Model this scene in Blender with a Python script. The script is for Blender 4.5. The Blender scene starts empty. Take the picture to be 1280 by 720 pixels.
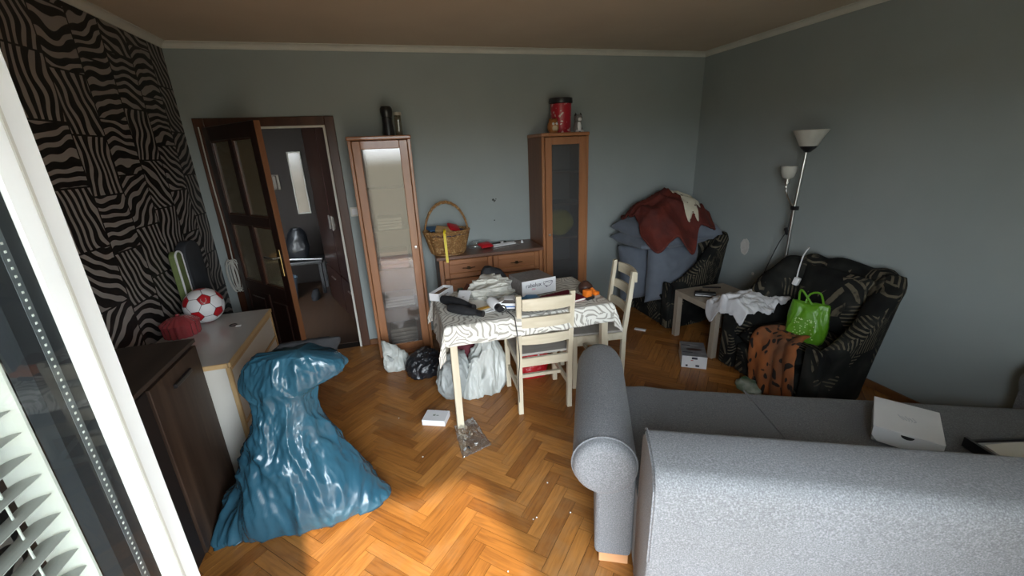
import bpy, bmesh, math, random
from mathutils import Vector, Matrix, noise
random.seed(11)
SC = bpy.context.scene
COL = SC.collection
PI = math.pi

# ------------------------------------------------------------------ camera, world, sun, exposure
cam_d = bpy.data.cameras.new('camera'); cam = bpy.data.objects.new('camera', cam_d); COL.objects.link(cam)
cam_d.sensor_width = 36.0; cam_d.lens = 36.0 * 519.65 / 1280.0; cam_d.clip_start = 0.02
_r = Vector((0.96054601, -0.27505682, -0.04117165)); _u = Vector((0.12447629, 0.29278601, 0.94804114)); _f = Vector((0.2487107, 0.91576203, -0.31547248))
cam.matrix_world = Matrix(((_r.x, _u.x, -_f.x, 0.0), (_r.y, _u.y, -_f.y, 0.0), (_r.z, _u.z, -_f.z, 1.74), (0, 0, 0, 1)))
SC.camera = cam
SC.view_settings.view_transform = 'Standard'; SC.view_settings.look = 'None'
SC.view_settings.gamma = 1.0; SC.view_settings.use_curve_mapping = False
SC.view_settings.exposure = 0.9

W = bpy.data.worlds.new('sky'); SC.world = W; W.use_nodes = True
nt = W.node_tree; nt.nodes.clear()
tc = nt.nodes.new('ShaderNodeTexCoord'); sp = nt.nodes.new('ShaderNodeSeparateXYZ'); rp = nt.nodes.new('ShaderNodeValToRGB')
bg = nt.nodes.new('ShaderNodeBackground'); ou = nt.nodes.new('ShaderNodeOutputWorld'); mr = nt.nodes.new('ShaderNodeMapRange')
nt.links.new(tc.outputs['Generated'], sp.inputs[0]); nt.links.new(sp.outputs['Z'], mr.inputs['Value'])
mr.inputs['From Min'].default_value = -1; mr.inputs['From Max'].default_value = 1
nt.links.new(mr.outputs[0], rp.inputs[0]); nt.links.new(rp.outputs[0], bg.inputs['Color']); nt.links.new(bg.outputs[0], ou.inputs[0])
e = rp.color_ramp.elements
e[0].position = 0.0; e[0].color = (0.085, 0.082, 0.06, 1)
e[1].position = 0.49; e[1].color = (0.135, 0.132, 0.105, 1)
x = e.new(0.515); x.color = (0.80, 0.86, 0.90, 1)
x = e.new(1.0); x.color = (0.66, 0.80, 0.96, 1)
bg.inputs['Strength'].default_value = 15.0

sun_d = bpy.data.lights.new('sun', 'SUN'); sun = bpy.data.objects.new('sun', sun_d); COL.objects.link(sun)
sun_d.energy = 4.6; sun_d.angle = math.radians(2.2); sun_d.color = (1.0, 0.86, 0.66)
_el = math.radians(41.0)
sun.rotation_euler = Vector((-0.215 * math.cos(_el), 0.977 * math.cos(_el), -math.sin(_el))).to_track_quat('-Z', 'Y').to_euler()
for nm, loc, sx, sz in (('door_daylight', (0.19, -0.34, 1.05), 1.22, 2.1),):
    d = bpy.data.lights.new(nm, 'AREA'); d.shape = 'RECTANGLE'; d.size = sx; d.size_y = sz; d.cycles.is_portal = True
    o = bpy.data.objects.new(nm, d); COL.objects.link(o); o.location = loc
    o.rotation_euler = Vector((0, 1, 0)).to_track_quat('-Z', 'Y').to_euler()

# ------------------------------------------------------------------ helpers: objects
def tag(o, label=None, cat=None, group=None, kind=None):
    if label: o['label'] = label
    if cat: o['category'] = cat
    if group: o['group'] = group
    if kind: o['kind'] = kind
    return o
def thing(name, label, cat, loc=(0, 0, 0), rz=0.0, group=None):
    o = bpy.data.objects.new(name, None); o.empty_display_size = 0.05; COL.objects.link(o)
    o.location = loc; o.rotation_euler = (0, 0, rz)
    return tag(o, label, cat, group)
def mesh_of(name, bm, m, smooth=False, angle=40):
    me = bpy.data.meshes.new(name)
    bmesh.ops.recalc_face_normals(bm, faces=bm.faces[:])
    bm.to_mesh(me); bm.free()
    if m: me.materials.append(m)
    if smooth:
        for p in me.polygons: p.use_smooth = True
        if angle < 180:
            try: me.set_sharp_from_angle(angle=math.radians(angle))
            except Exception: pass
    return me
def link(name, me, parent=None, loc=None, rot=None):
    o = bpy.data.objects.new(name, me); COL.objects.link(o)
    if parent: o.parent = parent
    if loc is not None: o.location = loc
    if rot is not None: o.rotation_euler = rot
    return o
def obj(name, bm, m, parent=None, loc=None, rot=None, smooth=False, angle=40):
    return link(name, mesh_of(name, bm, m, smooth, angle), parent, loc, rot)
def struct(name, bm, m, parent=None, **k):
    o = obj(name, bm, m, parent, **k)
    if not parent: o['kind'] = 'structure'
    return o
def copy_tree(root, loc=None, rz=None, label=None):
    r = root.copy(); COL.objects.link(r)
    if loc is not None: r.location = loc
    if rz is not None: r.rotation_euler = (0, 0, rz)
    if label: r['label'] = label
    for ch in list(root.children):
        c = ch.copy(); COL.objects.link(c); c.parent = r
        for g in list(ch.children):
            d = g.copy(); COL.objects.link(d); d.parent = c
    return r

# ------------------------------------------------------------------ helpers: geometry
def box(x0, x1, y0, y1, z0, z1, bev=0.0, seg=2, bm=None):
    own = bm is None
    b2 = bmesh.new()
    bmesh.ops.create_cube(b2, size=1.0)
    bmesh.ops.scale(b2, vec=(x1 - x0, y1 - y0, z1 - z0), verts=b2.verts)
    bmesh.ops.translate(b2, vec=((x0 + x1) / 2, (y0 + y1) / 2, (z0 + z1) / 2), verts=b2.verts)
    if bev: bmesh.ops.bevel(b2, geom=b2.edges[:], offset=bev, segments=seg, profile=0.5, affect='EDGES')
    if own: return b2
    merge(bm, b2); return bm
def merge(bm, b2):
    me = bpy.data.meshes.new('tmp'); b2.to_mesh(me); b2.free(); bm.from_mesh(me); bpy.data.meshes.remove(me)
    return bm
def xf(bm, M):
    bmesh.ops.transform(bm, matrix=M, verts=bm.verts[:]); return bm
def rot_at(bm, ang, axis, cen):
    bmesh.ops.rotate(bm, cent=cen, matrix=Matrix.Rotation(ang, 3, axis), verts=bm.verts[:]); return bm
def frame4(x0, x1, z0, z1, w, y0, y1, bev=0.002, bm=None):
    """rectangular ring in XZ"""
    bm = bm or bmesh.new()
    box(x0, x0 + w, y0, y1, z0, z1, bev, 1, bm); box(x1 - w, x1, y0, y1, z0, z1, bev, 1, bm)
    box(x0 + w, x1 - w, y0, y1, z0, z0 + w, bev, 1, bm); box(x0 + w, x1 - w, y0, y1, z1 - w, z1, bev, 1, bm)
    return bm
def tube(pts, r, seg=8, bm=None, rads=None, closed=False):
    bm = bm or bmesh.new()
    pts = [Vector(p) for p in pts]; n = len(pts); rings = []
    up = Vector((0.31, 0.17, 0.93)).normalized()
    for i, p in enumerate(pts):
        if closed: t = pts[(i + 1) % n] - pts[i - 1]
        else: t = pts[min(i + 1, n - 1)] - pts[max(i - 1, 0)]
        t.normalize()
        a = t.cross(up)
        if a.length < 1e-3: a = t.cross(Vector((1, 0, 0)))
        a.normalize(); b = t.cross(a)
        rr = rads[i] if rads else r
        rings.append([bm.verts.new(p + (a * math.cos(2 * PI * k / seg) + b * math.sin(2 * PI * k / seg)) * rr) for k in range(seg)])
    m = n if closed else n - 1
    for i in range(m):
        A, B = rings[i], rings[(i + 1) % n]
        for k in range(seg): bm.faces.new((A[k], A[(k + 1) % seg], B[(k + 1) % seg], B[k]))
    if not closed:
        bm.faces.new(rings[0]); bm.faces.new(rings[-1])
    return bm
def spline(pts, n=8):
    P = [Vector(p) for p in pts]; out = []
    for i in range(len(P) - 1):
        p0, p1, p2, p3 = P[max(i - 1, 0)], P[i], P[i + 1], P[min(i + 2, len(P) - 1)]
        for k in range(n):
            t = k / n
            out.append(0.5 * ((2 * p1) + (p2 - p0) * t + (2 * p0 - 5 * p1 + 4 * p2 - p3) * t * t + (3 * p1 - p0 - 3 * p2 + p3) * t ** 3))
    out.append(P[-1]); return out
def lathe(prof, seg=24, bm=None, cen=(0, 0, 0)):
    bm = bm or bmesh.new(); rings = []
    for r, z in prof:
        if r < 1e-5: rings.append([bm.verts.new((cen[0], cen[1], cen[2] + z))])
        else: rings.append([bm.verts.new((cen[0] + r * math.cos(2 * PI * k / seg), cen[1] + r * math.sin(2 * PI * k / seg), cen[2] + z)) for k in range(seg)])
    for A, B in zip(rings, rings[1:]):
        for k in range(seg):
            k2 = (k + 1) % seg
            if len(A) == 1 and len(B) == 1: continue
            if len(A) == 1: bm.faces.new((A[0], B[k2], B[k]))
            elif len(B) == 1: bm.faces.new((A[k], A[k2], B[0]))
            else: bm.faces.new((A[k], A[k2], B[k2], B[k]))
    if len(rings[0]) > 1: bm.faces.new(rings[0])
    if len(rings[-1]) > 1: bm.faces.new(rings[-1])
    return bm
def extrude_profile(prof, axis, a0, a1, bev=0.0):
    """closed 2D profile extruded along axis ('x': prof=(y,z); 'y': prof=(x,z); 'z': prof=(x,y))"""
    bm = bmesh.new()
    def P(p, a): return {'x': (a, p[0], p[1]), 'y': (p[0], a, p[1]), 'z': (p[0], p[1], a)}[axis]
    A = [bm.verts.new(P(p, a0)) for p in prof]; B = [bm.verts.new(P(p, a1)) for p in prof]
    f0 = bm.faces.new(A); f1 = bm.faces.new(B); n = len(prof)
    for k in range(n): bm.faces.new((A[k], A[(k + 1) % n], B[(k + 1) % n], B[k]))
    if bev:
        es = list(set(f0.edges[:] + f1.edges[:]))
        bmesh.ops.bevel(bm, geom=es, offset=bev, segments=4, profile=0.5, affect='EDGES')
    return bm
def N3(x, y, z): return noise.noise(Vector((x, y, z)))
def crease(p, freq, seed):
    q = p * freq + Vector((seed * 3.7, seed * 1.3, seed * 7.1))
    a = 1 - abs(noise.noise(q)) * 2.2
    b = 1 - abs(noise.noise(q * 2.1 + Vector((5, 1, 2)))) * 2.2
    c = noise.noise(q * 0.5)
    return a * 0.5 + b * 0.25 + c * 0.8
def ridges(p, seed, st=(6, 6, 2.4)):
    q = Vector((p.x * st[0] + seed * 3.1, p.y * st[1] + seed, p.z * st[2] - seed)); w = q * 0.6; q += 0.7 * Vector((noise.noise(w), noise.noise(w + Vector((31.7, 5.1, 9.3))), noise.noise(w + Vector((7.9, 43.3, 2.7)))))
    r = 0.0; a = 1.0
    for k in range(4):
        r += a * (0.55 - abs(noise.noise(q)) * 2.0); q = q * 2.15 + Vector((3.1, 7.7, 1.9)); a *= 0.40
    return r
def blob(levels, nz=28, seg=48, amp=0.02, freq=6.0, seed=1, power=2.3, zmin=0.002, pleats=0, pamp=0.0, stretch=(1, 1, 1), ztop=None, rg=None):
    """lofted sack: levels = (cx, cy, z, half_x, half_y)"""
    bm = bmesh.new(); n = len(levels); rings = []
    L = [Vector(l[:3]) for l in levels]; R = [Vector((l[3], l[4], 0)) for l in levels]
    cs = spline(L, max(2, nz // (n - 1))); rs = spline(R, max(2, nz // (n - 1)))
    for i, (c, r) in enumerate(zip(cs, rs)):
        t = i / (len(cs) - 1); ring = []
        for k in range(seg):
            a = 2 * PI * k / seg; ca, sa = math.cos(a), math.sin(a)
            ex = abs(ca) ** (2 / power) * math.copysign(1, ca); ey = abs(sa) ** (2 / power) * math.copysign(1, sa)
            p = Vector((c.x + max(r.x, 0.004) * ex, c.y + max(r.y, 0.004) * ey, c.z))
            q = Vector((p.x * stretch[0], p.y * stretch[1], p.z * stretch[2]))
            d = crease(q, freq, seed) * amp if rg is None else ridges(p, seed, rg) * amp
            if pleats: d += pamp * math.sin(a * pleats + 3 * N3(p.x * 5, p.y * 5, p.z * 3 + seed)) * (0.3 + 0.7 * t)
            dirv = Vector((ca, sa, 0.25 * N3(p.x * 4, p.y * 4, seed)))
            p += dirv * d
            p.z = max(p.z + 0.5 * d * (0 if i == 0 else 1), zmin)
            if ztop is not None: p.z = min(p.z, ztop)
            ring.append(bm.verts.new(p))
        rings.append(ring)
    for A, B in zip(rings, rings[1:]):
        for k in range(seg): bm.faces.new((A[k], A[(k + 1) % seg], B[(k + 1) % seg], B[k]))
    for rg in (rings[0], rings[-1]):
        c = sum((v.co for v in rg), Vector()) / seg; cv = bm.verts.new(c)
        for k in range(seg): bm.faces.new((rg[k], rg[(k + 1) % seg], cv))
    return bm
def pillow(w, h, t, n=18, amp=0.012, seed=1, bulge=0.5, pinch=0.05):
    bm = bmesh.new(); G = {}
    for s in (1, -1):
        for i in range(n + 1):
            for j in range(n + 1):
                u = -1 + 2 * i / n; v = -1 + 2 * j / n
                edge = i in (0, n) or j in (0, n)
                if edge and s == -1: G[(s, i, j)] = G[(1, i, j)]; continue
                k = ((1 - abs(u) ** 3) * (1 - abs(v) ** 3)); k = max(k, 0) ** bulge
                px = u * w / 2 * (1 - pinch * (1 - v * v)); py = v * h / 2 * (1 - pinch * (1 - u * u))
                d = crease(Vector((px, py, s * 0.3)), 4.0, seed) * amp * (k + 0.15)
                G[(s, i, j)] = bm.verts.new((px, py, s * t / 2 * k + d))
    for s in (1, -1):
        for i in range(n):
            for j in range(n):
                try: bm.faces.new((G[(s, i, j)], G[(s, i + 1, j)], G[(s, i + 1, j + 1)], G[(s, i, j + 1)]))
                except ValueError: pass
    return bm
def thicken(bm, thick):
    bm.normal_update(); vs = bm.verts[:]; fs = bm.faces[:]; be = [e for e in bm.edges if e.is_boundary]
    tw = {v: bm.verts.new(v.co - v.normal * thick) for v in vs}
    for f in fs: bm.faces.new([tw[v] for v in reversed(f.verts)])
    for e in be: bm.faces.new((e.verts[0], e.verts[1], tw[e.verts[1]], tw[e.verts[0]]))
    return bm
def drape(x0, x1, y0, y1, zf, nx=40, ny=40, thick=0.006, inside=None, rnd=0.0, edge=0.0):
    """cloth sheet with thickness: zf(u, v, x, y) -> (x, y, z)"""
    bm = bmesh.new(); V = {}
    for i in range(nx + 1):
        for j in range(ny + 1):
            u = i / nx; v = j / ny
            if rnd:
                a, b = 2 * u - 1, 2 * v - 1; k = 1 + edge * N3(a * 1.7, b * 1.7, 5.3) * max(abs(a), abs(b))
                u = 0.5 + 0.5 * k * a * math.sqrt(1 - rnd * b * b / 2); v = 0.5 + 0.5 * k * b * math.sqrt(1 - rnd * a * a / 2)
            x = x0 + (x1 - x0) * u; y = y0 + (y1 - y0) * v
            V[(i, j)] = bm.verts.new(zf(u, v, x, y))
    for i in range(nx):
        for j in range(ny):
            if inside is None or inside((i + .5) / nx, (j + .5) / ny):
                bm.faces.new((V[(i, j)], V[(i + 1, j)], V[(i + 1, j + 1)], V[(i, j + 1)]))
    for v in [v for v in bm.verts if not v.link_faces]: bm.verts.remove(v)
    bmesh.ops.recalc_face_normals(bm, faces=bm.faces[:])
    return thicken(bm, thick)
def text_bm(body, size, ext=0.0004):
    cu = bpy.data.curves.new('txt', 'FONT'); cu.body = body; cu.size = size; cu.extrude = ext; cu.align_x = 'CENTER'; cu.align_y = 'CENTER'
    o = bpy.data.objects.new('txt', cu); COL.objects.link(o)
    dg = bpy.context.evaluated_depsgraph_get(); me = bpy.data.meshes.new_from_object(o.evaluated_get(dg))
    bpy.data.objects.remove(o); bm = bmesh.new(); bm.from_mesh(me); bpy.data.meshes.remove(me); return bm

# ------------------------------------------------------------------ helpers: materials
def new_mat(name):
    m = bpy.data.materials.new(name); m.use_nodes = True
    return m, m.node_tree, m.node_tree.nodes['Principled BSDF']
def lk(t, a, b): t.links.new(a, b)
def nd(t, typ, **k):
    n = t.nodes.new(typ)
    for kk, v in k.items(): setattr(n, kk, v)
    return n
def coords(t, kind='Object', scale=(1, 1, 1)):
    c = nd(t, 'ShaderNodeTexCoord'); mp = nd(t, 'ShaderNodeMapping'); mp.inputs['Scale'].default_value = scale
    lk(t, c.outputs[kind], mp.inputs[0]); return mp.outputs[0]
def ramp(t, fac, stops):
    r = nd(t, 'ShaderNodeValToRGB'); el = r.color_ramp.elements
    el[0].position, el[0].color = stops[0][0], (*stops[0][1], 1); el[1].position, el[1].color = stops[-1][0], (*stops[-1][1], 1)
    for p, c in stops[1:-1]:
        x = el.new(p); x.color = (*c, 1)
    lk(t, fac, r.inputs[0]); return r.outputs[0]
def bump(t, bs, h, strength, dist=0.005):
    b = nd(t, 'ShaderNodeBump'); b.inputs['Strength'].default_value = strength; b.inputs['Distance'].default_value = dist
    lk(t, h, b.inputs['Height']); lk(t, b.outputs[0], bs.inputs['Normal'])
def mat(name, c1, c2=None, rough=0.5, scale=6.0, stretch=(1, 1, 1), metal=0.0, bmp=0.0, bscale=80.0, detail=5.0, dist=0.003, spec=0.5, coat=0.0, sheen=0.0, c3=None, kind='Object', distort=0.0):
    m, t, b = new_mat(name)
    b.inputs['Roughness'].default_value = rough; b.inputs['Metallic'].default_value = metal
    b.inputs['Specular IOR Level'].default_value = spec; b.inputs['Coat Weight'].default_value = coat
    b.inputs['Sheen Weight'].default_value = sheen
    c2 = c2 or tuple(min(1, x * 0.82) for x in c1)
    v = coords(t, kind, stretch); n = nd(t, 'ShaderNodeTexNoise'); n.inputs['Scale'].default_value = scale; n.inputs['Detail'].default_value = detail
    n.inputs['Distortion'].default_value = distort
    lk(t, v, n.inputs['Vector'])
    st = [(0.3, c1), (0.7, c2)] if not c3 else [(0.25, c1), (0.5, c2), (0.75, c3)]
    lk(t, ramp(t, n.outputs['Fac'], st), b.inputs['Base Color'])
    if bmp:
        n2 = nd(t, 'ShaderNodeTexNoise'); n2.inputs['Scale'].default_value = bscale; n2.inputs['Detail'].default_value = 3
        lk(t, v, n2.inputs['Vector']); bump(t, b, n2.outputs['Fac'], bmp, dist)
    return m
def film(name, c1, c2, rough, rscale, strength, stretch=(1, 1, 1), dist=0.02, spec=0.5):
    m, t, b = new_mat(name); b.inputs['Roughness'].default_value = rough; b.inputs['Specular IOR Level'].default_value = spec
    v = coords(t, 'Object', stretch); n = nd(t, 'ShaderNodeTexNoise'); n.noise_type = 'RIDGED_MULTIFRACTAL'; n.inputs['Scale'].default_value = rscale; n.inputs['Detail'].default_value = 4; n.inputs['Roughness'].default_value = 0.55; n.inputs['Distortion'].default_value = 0.4
    lk(t, v, n.inputs['Vector']); n1 = nd(t, 'ShaderNodeTexNoise'); n1.inputs['Scale'].default_value = 5; lk(t, v, n1.inputs['Vector'])
    lk(t, ramp(t, n1.outputs['Fac'], [(0.3, c1), (0.7, c2)]), b.inputs['Base Color']); bump(t, b, n.outputs['Fac'], strength, dist); return m
def glass_mat(name, tint=(0.9, 0.95, 0.95), haze=(0.3, 0.3, 0.3), haze_fac=0.0, rough=0.02, gloss=0.12):
    m = bpy.data.materials.new(name); m.use_nodes = True; t = m.node_tree; t.nodes.clear()
    out = nd(t, 'ShaderNodeOutputMaterial'); tr = nd(t, 'ShaderNodeBsdfTransparent'); tr.inputs[0].default_value = (*tint, 1)
    gl = nd(t, 'ShaderNodeBsdfGlossy'); gl.inputs['Roughness'].default_value = rough
    df = nd(t, 'ShaderNodeBsdfDiffuse'); df.inputs[0].default_value = (*haze, 1)
    m1 = nd(t, 'ShaderNodeMixShader'); m1.inputs[0].default_value = haze_fac; lk(t, tr.outputs[0], m1.inputs[1]); lk(t, df.outputs[0], m1.inputs[2])
    lw = nd(t, 'ShaderNodeLayerWeight'); lw.inputs[0].default_value = 0.5; fr = nd(t, 'ShaderNodeMath', operation='POWER'); fr.inputs[1].default_value = 5.0; lk(t, lw.outputs['Facing'], fr.inputs[0])
    mx = nd(t, 'ShaderNodeMath', operation='MULTIPLY_ADD'); mx.inputs[1].default_value = 0.9; mx.inputs[2].default_value = 0.035 + gloss
    lk(t, fr.outputs[0], mx.inputs[0])
    m2 = nd(t, 'ShaderNodeMixShader'); lk(t, mx.outputs[0], m2.inputs[0]); lk(t, m1.outputs[0], m2.inputs[1]); lk(t, gl.outputs[0], m2.inputs[2])
    lk(t, m2.outputs[0], out.inputs[0]); return m
def wood(name, c1, c2, rough=0.45, along=2, scale=14.0, bmp=0.08, coat=0.0, c3=None):
    st = [1.0, 1.0, 1.0]; st[along] = 0.08
    return mat(name, c1, c2, rough, scale, tuple(st), bmp=bmp, bscale=40, detail=6, dist=0.002, coat=coat, c3=c3, distort=0.6)

# -- materials
WALL = mat('wall_paint', (0.30, 0.335, 0.33), (0.275, 0.31, 0.305), 0.75, 2.2, bmp=0.12, bscale=160, dist=0.002)
CEIL = mat('ceiling_paint', (0.58, 0.49, 0.385), (0.53, 0.445, 0.35), 0.85, 2.0, bmp=0.08, bscale=120)
CORN = mat('cornice_paint', (0.62, 0.61, 0.55), (0.55, 0.54, 0.49), 0.7, 6)
SKIRT = wood('skirting_wood', (0.20, 0.085, 0.03), (0.13, 0.05, 0.018), 0.4, 0)
DOORW = wood('dark_door_wood', (0.032, 0.011, 0.007), (0.017, 0.006, 0.004), 0.38, 2, coat=0.25)
CASEW = wood('casing_wood', (0.080, 0.030, 0.014), (0.045, 0.016, 0.008), 0.35, 2, coat=0.2)
EDGEW = wood('door_edge_wood', (0.22, 0.09, 0.035), (0.14, 0.052, 0.02), 0.4, 2)
DGLASS = glass_mat('pattern_pane_glass', (0.62, 0.52, 0.34), (0.35, 0.30, 0.2), 0.35, 0.22, 0.10)
CHERRY = wood('cherry_veneer', (0.36, 0.155, 0.065), (0.26, 0.105, 0.043), 0.38, 2, coat=0.15)
CHERRYX = wood('cherry_veneer_across', (0.36, 0.155, 0.065), (0.26, 0.105, 0.043), 0.38, 0, coat=0.15)
CHERRYD = wood('cherry_veneer_side', (0.20, 0.082, 0.035), (0.15, 0.056, 0.024), 0.42, 2)
TOPW = wood('sideboard_top_wood', (0.17, 0.085, 0.055), (0.12, 0.058, 0.036), 0.4, 0, coat=0.15)
PALEIN = wood('cabinet_lining', (0.20, 0.125, 0.085), (0.16, 0.095, 0.065), 0.5, 2)
CABGLASS = glass_mat('clear_cabinet_glass', (0.80, 0.77, 0.74), (0.36, 0.33, 0.31), 0.12, 0.03, 0.012)
FROST = glass_mat('smoked_cabinet_glass', (0.74, 0.75, 0.76), (0.14, 0.145, 0.15), 0.25, 0.30, 0.0)
BRONZE = mat('bronze_metal', (0.10, 0.07, 0.04), (0.05, 0.035, 0.02), 0.4, 30, metal=0.9)
SILVER = mat('satin_steel', (0.62, 0.62, 0.60), (0.5, 0.5, 0.49), 0.28, 30, metal=1.0)
BRASS = mat('brass', (0.6, 0.42, 0.18), (0.45, 0.3, 0.12), 0.3, 30, metal=1.0)
BLACKP = mat('black_plastic', (0.010, 0.010, 0.012), (0.016, 0.016, 0.018), 0.35, 20)
BLACKF = mat('black_fabric', (0.008, 0.008, 0.010), (0.016, 0.016, 0.018), 0.8, 40, bmp=0.3, bscale=300)
WHITEP = mat('white_pvc', (0.80, 0.81, 0.80), (0.74, 0.75, 0.74), 0.35, 8)
GASK = mat('rubber_gasket', (0.012, 0.014, 0.018), (0.02, 0.022, 0.026), 0.55, 12)
SPACER = mat('spacer_bar', (0.22, 0.24, 0.26), (0.16, 0.18, 0.2), 0.4, 40, metal=0.6)
DOTM = mat('spacer_hole', (0.75, 0.75, 0.72), None, 0.4)
SLATM = mat('blind_slat', (0.44, 0.44, 0.41), (0.39, 0.39, 0.36), 0.45, 12)
BLINDM = mat('added_translucent_blind', (0.7, 0.7, 0.66), (0.66, 0.66, 0.62), 0.6, 8)
_t = BLINDM.node_tree; _tr = nd(_t, 'ShaderNodeBsdfTranslucent'); _tr.inputs[0].default_value = (0.75, 0.75, 0.7, 1); _mx = nd(_t, 'ShaderNodeMixShader'); _mx.inputs[0].default_value = 0.12
lk(_t, _t.nodes['Principled BSDF'].outputs[0], _mx.inputs[1]); lk(_t, _tr.outputs[0], _mx.inputs[2]); lk(_t, _mx.outputs[0], _t.nodes['Material Output'].inputs[0])
PANE = glass_mat('window_glass', (0.96, 0.98, 0.97), (0.3, 0.3, 0.3), 0.0, 0.0, 0.0)
WENGE = wood('smoked_oak', (0.105, 0.064, 0.042), (0.030, 0.017, 0.011), 0.5, 2, 10, 0.25, c3=(0.060, 0.036, 0.024))
WENGET = wood('smoked_oak_top', (0.055, 0.038, 0.029), (0.032, 0.022, 0.017), 0.55, 1, 10, 0.15)
WHITEL = mat('white_laminate', (0.62, 0.60, 0.55), (0.58, 0.56, 0.51), 0.4, 5)
GREYL = mat('grey_laminate_top', (0.50, 0.49, 0.47), (0.45, 0.44, 0.42), 0.22, 3)
BEECH = wood('beech_edging', (0.55, 0.38, 0.19), (0.46, 0.30, 0.14), 0.45, 1)
PINEW = wood('whitewashed_pine', (0.66, 0.60, 0.47), (0.55, 0.48, 0.35), 0.55, 2, 12, 0.12, c3=(0.72, 0.66, 0.53))
PINEX = wood('whitewashed_pine_across', (0.66, 0.60, 0.47), (0.55, 0.48, 0.35), 0.55, 0, 12, 0.12, c3=(0.72, 0.66, 0.53))
SEATG = mat('grey_seat_paint', (0.40, 0.37, 0.33), (0.33, 0.305, 0.27), 0.5, 9, (0.3, 3, 1))
ASH = wood('white_oak_veneer', (0.40, 0.34, 0.27), (0.32, 0.265, 0.205), 0.5, 0, 12)
ASHV = wood('white_oak_veneer_leg', (0.40, 0.34, 0.27), (0.32, 0.265, 0.205), 0.5, 2, 12)
BLUEBAG = film('blue_bin_liner', (0.020, 0.080, 0.125), (0.030, 0.105, 0.155), 0.27, 7.0, 0.45, (1.2, 1.0, 0.5), 0.012, 0.6)
WHITEBAG = film('white_carrier_film', (0.50, 0.51, 0.48), (0.38, 0.40, 0.375), 0.38, 9.0, 0.55, (1.3, 1.3, 0.6), 0.02)
GREYBAG = film('grey_carrier_film', (0.36, 0.38, 0.37), (0.26, 0.28, 0.27), 0.38, 8.0, 0.55, (1.3, 1.3, 0.6), 0.02)
BLACKBAG = film('black_bin_film', (0.008, 0.009, 0.012), (0.014, 0.015, 0.018), 0.34, 9.0, 0.6, (1, 1, 1), 0.02, 0.6)
REDBAG = mat('red_gift_bag', (0.50, 0.012, 0.02), (0.34, 0.008, 0.012), 0.4, 12, bmp=0.4, bscale=30, dist=0.008)
MAROON = mat('maroon_cloth', (0.12, 0.012, 0.02), (0.075, 0.008, 0.014), 0.8, 12, bmp=0.3, bscale=60)
CUSH = mat('slate_cushion_fabric', (0.135, 0.155, 0.19), (0.11, 0.128, 0.16), 0.9, 9, bmp=0.35, bscale=400, dist=0.002, sheen=0.15)
WHITECL = mat('white_cotton', (0.66, 0.66, 0.68), (0.58, 0.58, 0.6), 0.85, 9, bmp=0.3, bscale=60, dist=0.004)
CREAMCL = mat('cream_cotton', (0.60, 0.59, 0.53), (0.50, 0.49, 0.44), 0.85, 9, bmp=0.3, bscale=60, dist=0.004)
CARD = mat('white_card', (0.74, 0.74, 0.75), (0.68, 0.68, 0.69), 0.5, 6)
PAPER = mat('white_paper', (0.74, 0.72, 0.67), (0.68, 0.66, 0.6), 0.7, 6)
BROWNCARD = mat('brown_cardboard', (0.20, 0.11, 0.06), (0.15, 0.08, 0.045), 0.8, 20)
YELLOWM = mat('yellow_tape', (0.80, 0.62, 0.03), (0.72, 0.54, 0.02), 0.5, 8)
ORANGEM = mat('orange_plastic', (0.80, 0.20, 0.02), (0.68, 0.15, 0.015), 0.35, 8)
GREENM = mat('lime_green_film', (0.10, 0.27, 0.012), (0.07, 0.20, 0.010), 0.4, 7, bmp=0.45, bscale=30, dist=0.006)
GREENB = mat('moss_green_cover', (0.16, 0.20, 0.07), (0.11, 0.145, 0.05), 0.8, 16)
DGREY = mat('charcoal_cover', (0.040, 0.044, 0.052), (0.028, 0.031, 0.038), 0.75, 10, bmp=0.3, bscale=120)
REDM = mat('red_gloss', (0.45, 0.012, 0.02), (0.36, 0.008, 0.015), 0.35, 10)
BLUEM = mat('blue_gloss', (0.02, 0.12, 0.40), (0.015, 0.08, 0.30), 0.3, 10)
NAVY = mat('navy_cloth', (0.02, 0.04, 0.11), (0.015, 0.03, 0.08), 0.8, 20)
TANM = mat('tan_leather', (0.42, 0.27, 0.12), (0.34, 0.21, 0.09), 0.6, 14)
TEXTB = mat('dark_print', (0.03, 0.03, 0.05), None, 0.6)
PINKP = mat('pink_print', (0.65, 0.12, 0.25), None, 0.6)
PLATEG = mat('grey_print_card', (0.26, 0.235, 0.225), (0.16, 0.14, 0.135), 0.45, 26, (1, 4, 1), c3=(0.36, 0.33, 0.31))
CLEARF = glass_mat('clear_film', (0.93, 0.94, 0.94), (0.6, 0.6, 0.6), 0.05, 0.10, 0.16)
ROSEG = mat('rose_glass', (0.46, 0.075, 0.085), (0.36, 0.05, 0.06), 0.07, 4, coat=0.6); ROSEG.node_tree.nodes['Principled BSDF'].inputs['Transmission Weight'].default_value = 0.35
BOTG = glass_mat('bottle_glass', (0.78, 0.76, 0.66), (0.35, 0.33, 0.27), 0.15, 0.05, 0.10)
LSHADE = mat('opal_glass', (0.55, 0.54, 0.49), (0.50, 0.49, 0.44), 0.35, 8)
WICK = mat('wicker', (0.44, 0.25, 0.10), (0.22, 0.105, 0.035), 0.5, 45, bmp=0.3, bscale=150, c3=(0.60, 0.40, 0.19))
YPLUSH = mat('yellow_plush', (0.62, 0.55, 0.08), (0.50, 0.44, 0.05), 0.9, 12)
FURO = mat('ginger_ceramic', (0.42, 0.17, 0.05), (0.30, 0.11, 0.03), 0.4, 20)
FURG = mat('grey_ceramic', (0.20, 0.20, 0.20), (0.11, 0.11, 0.11), 0.4, 20)
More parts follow.
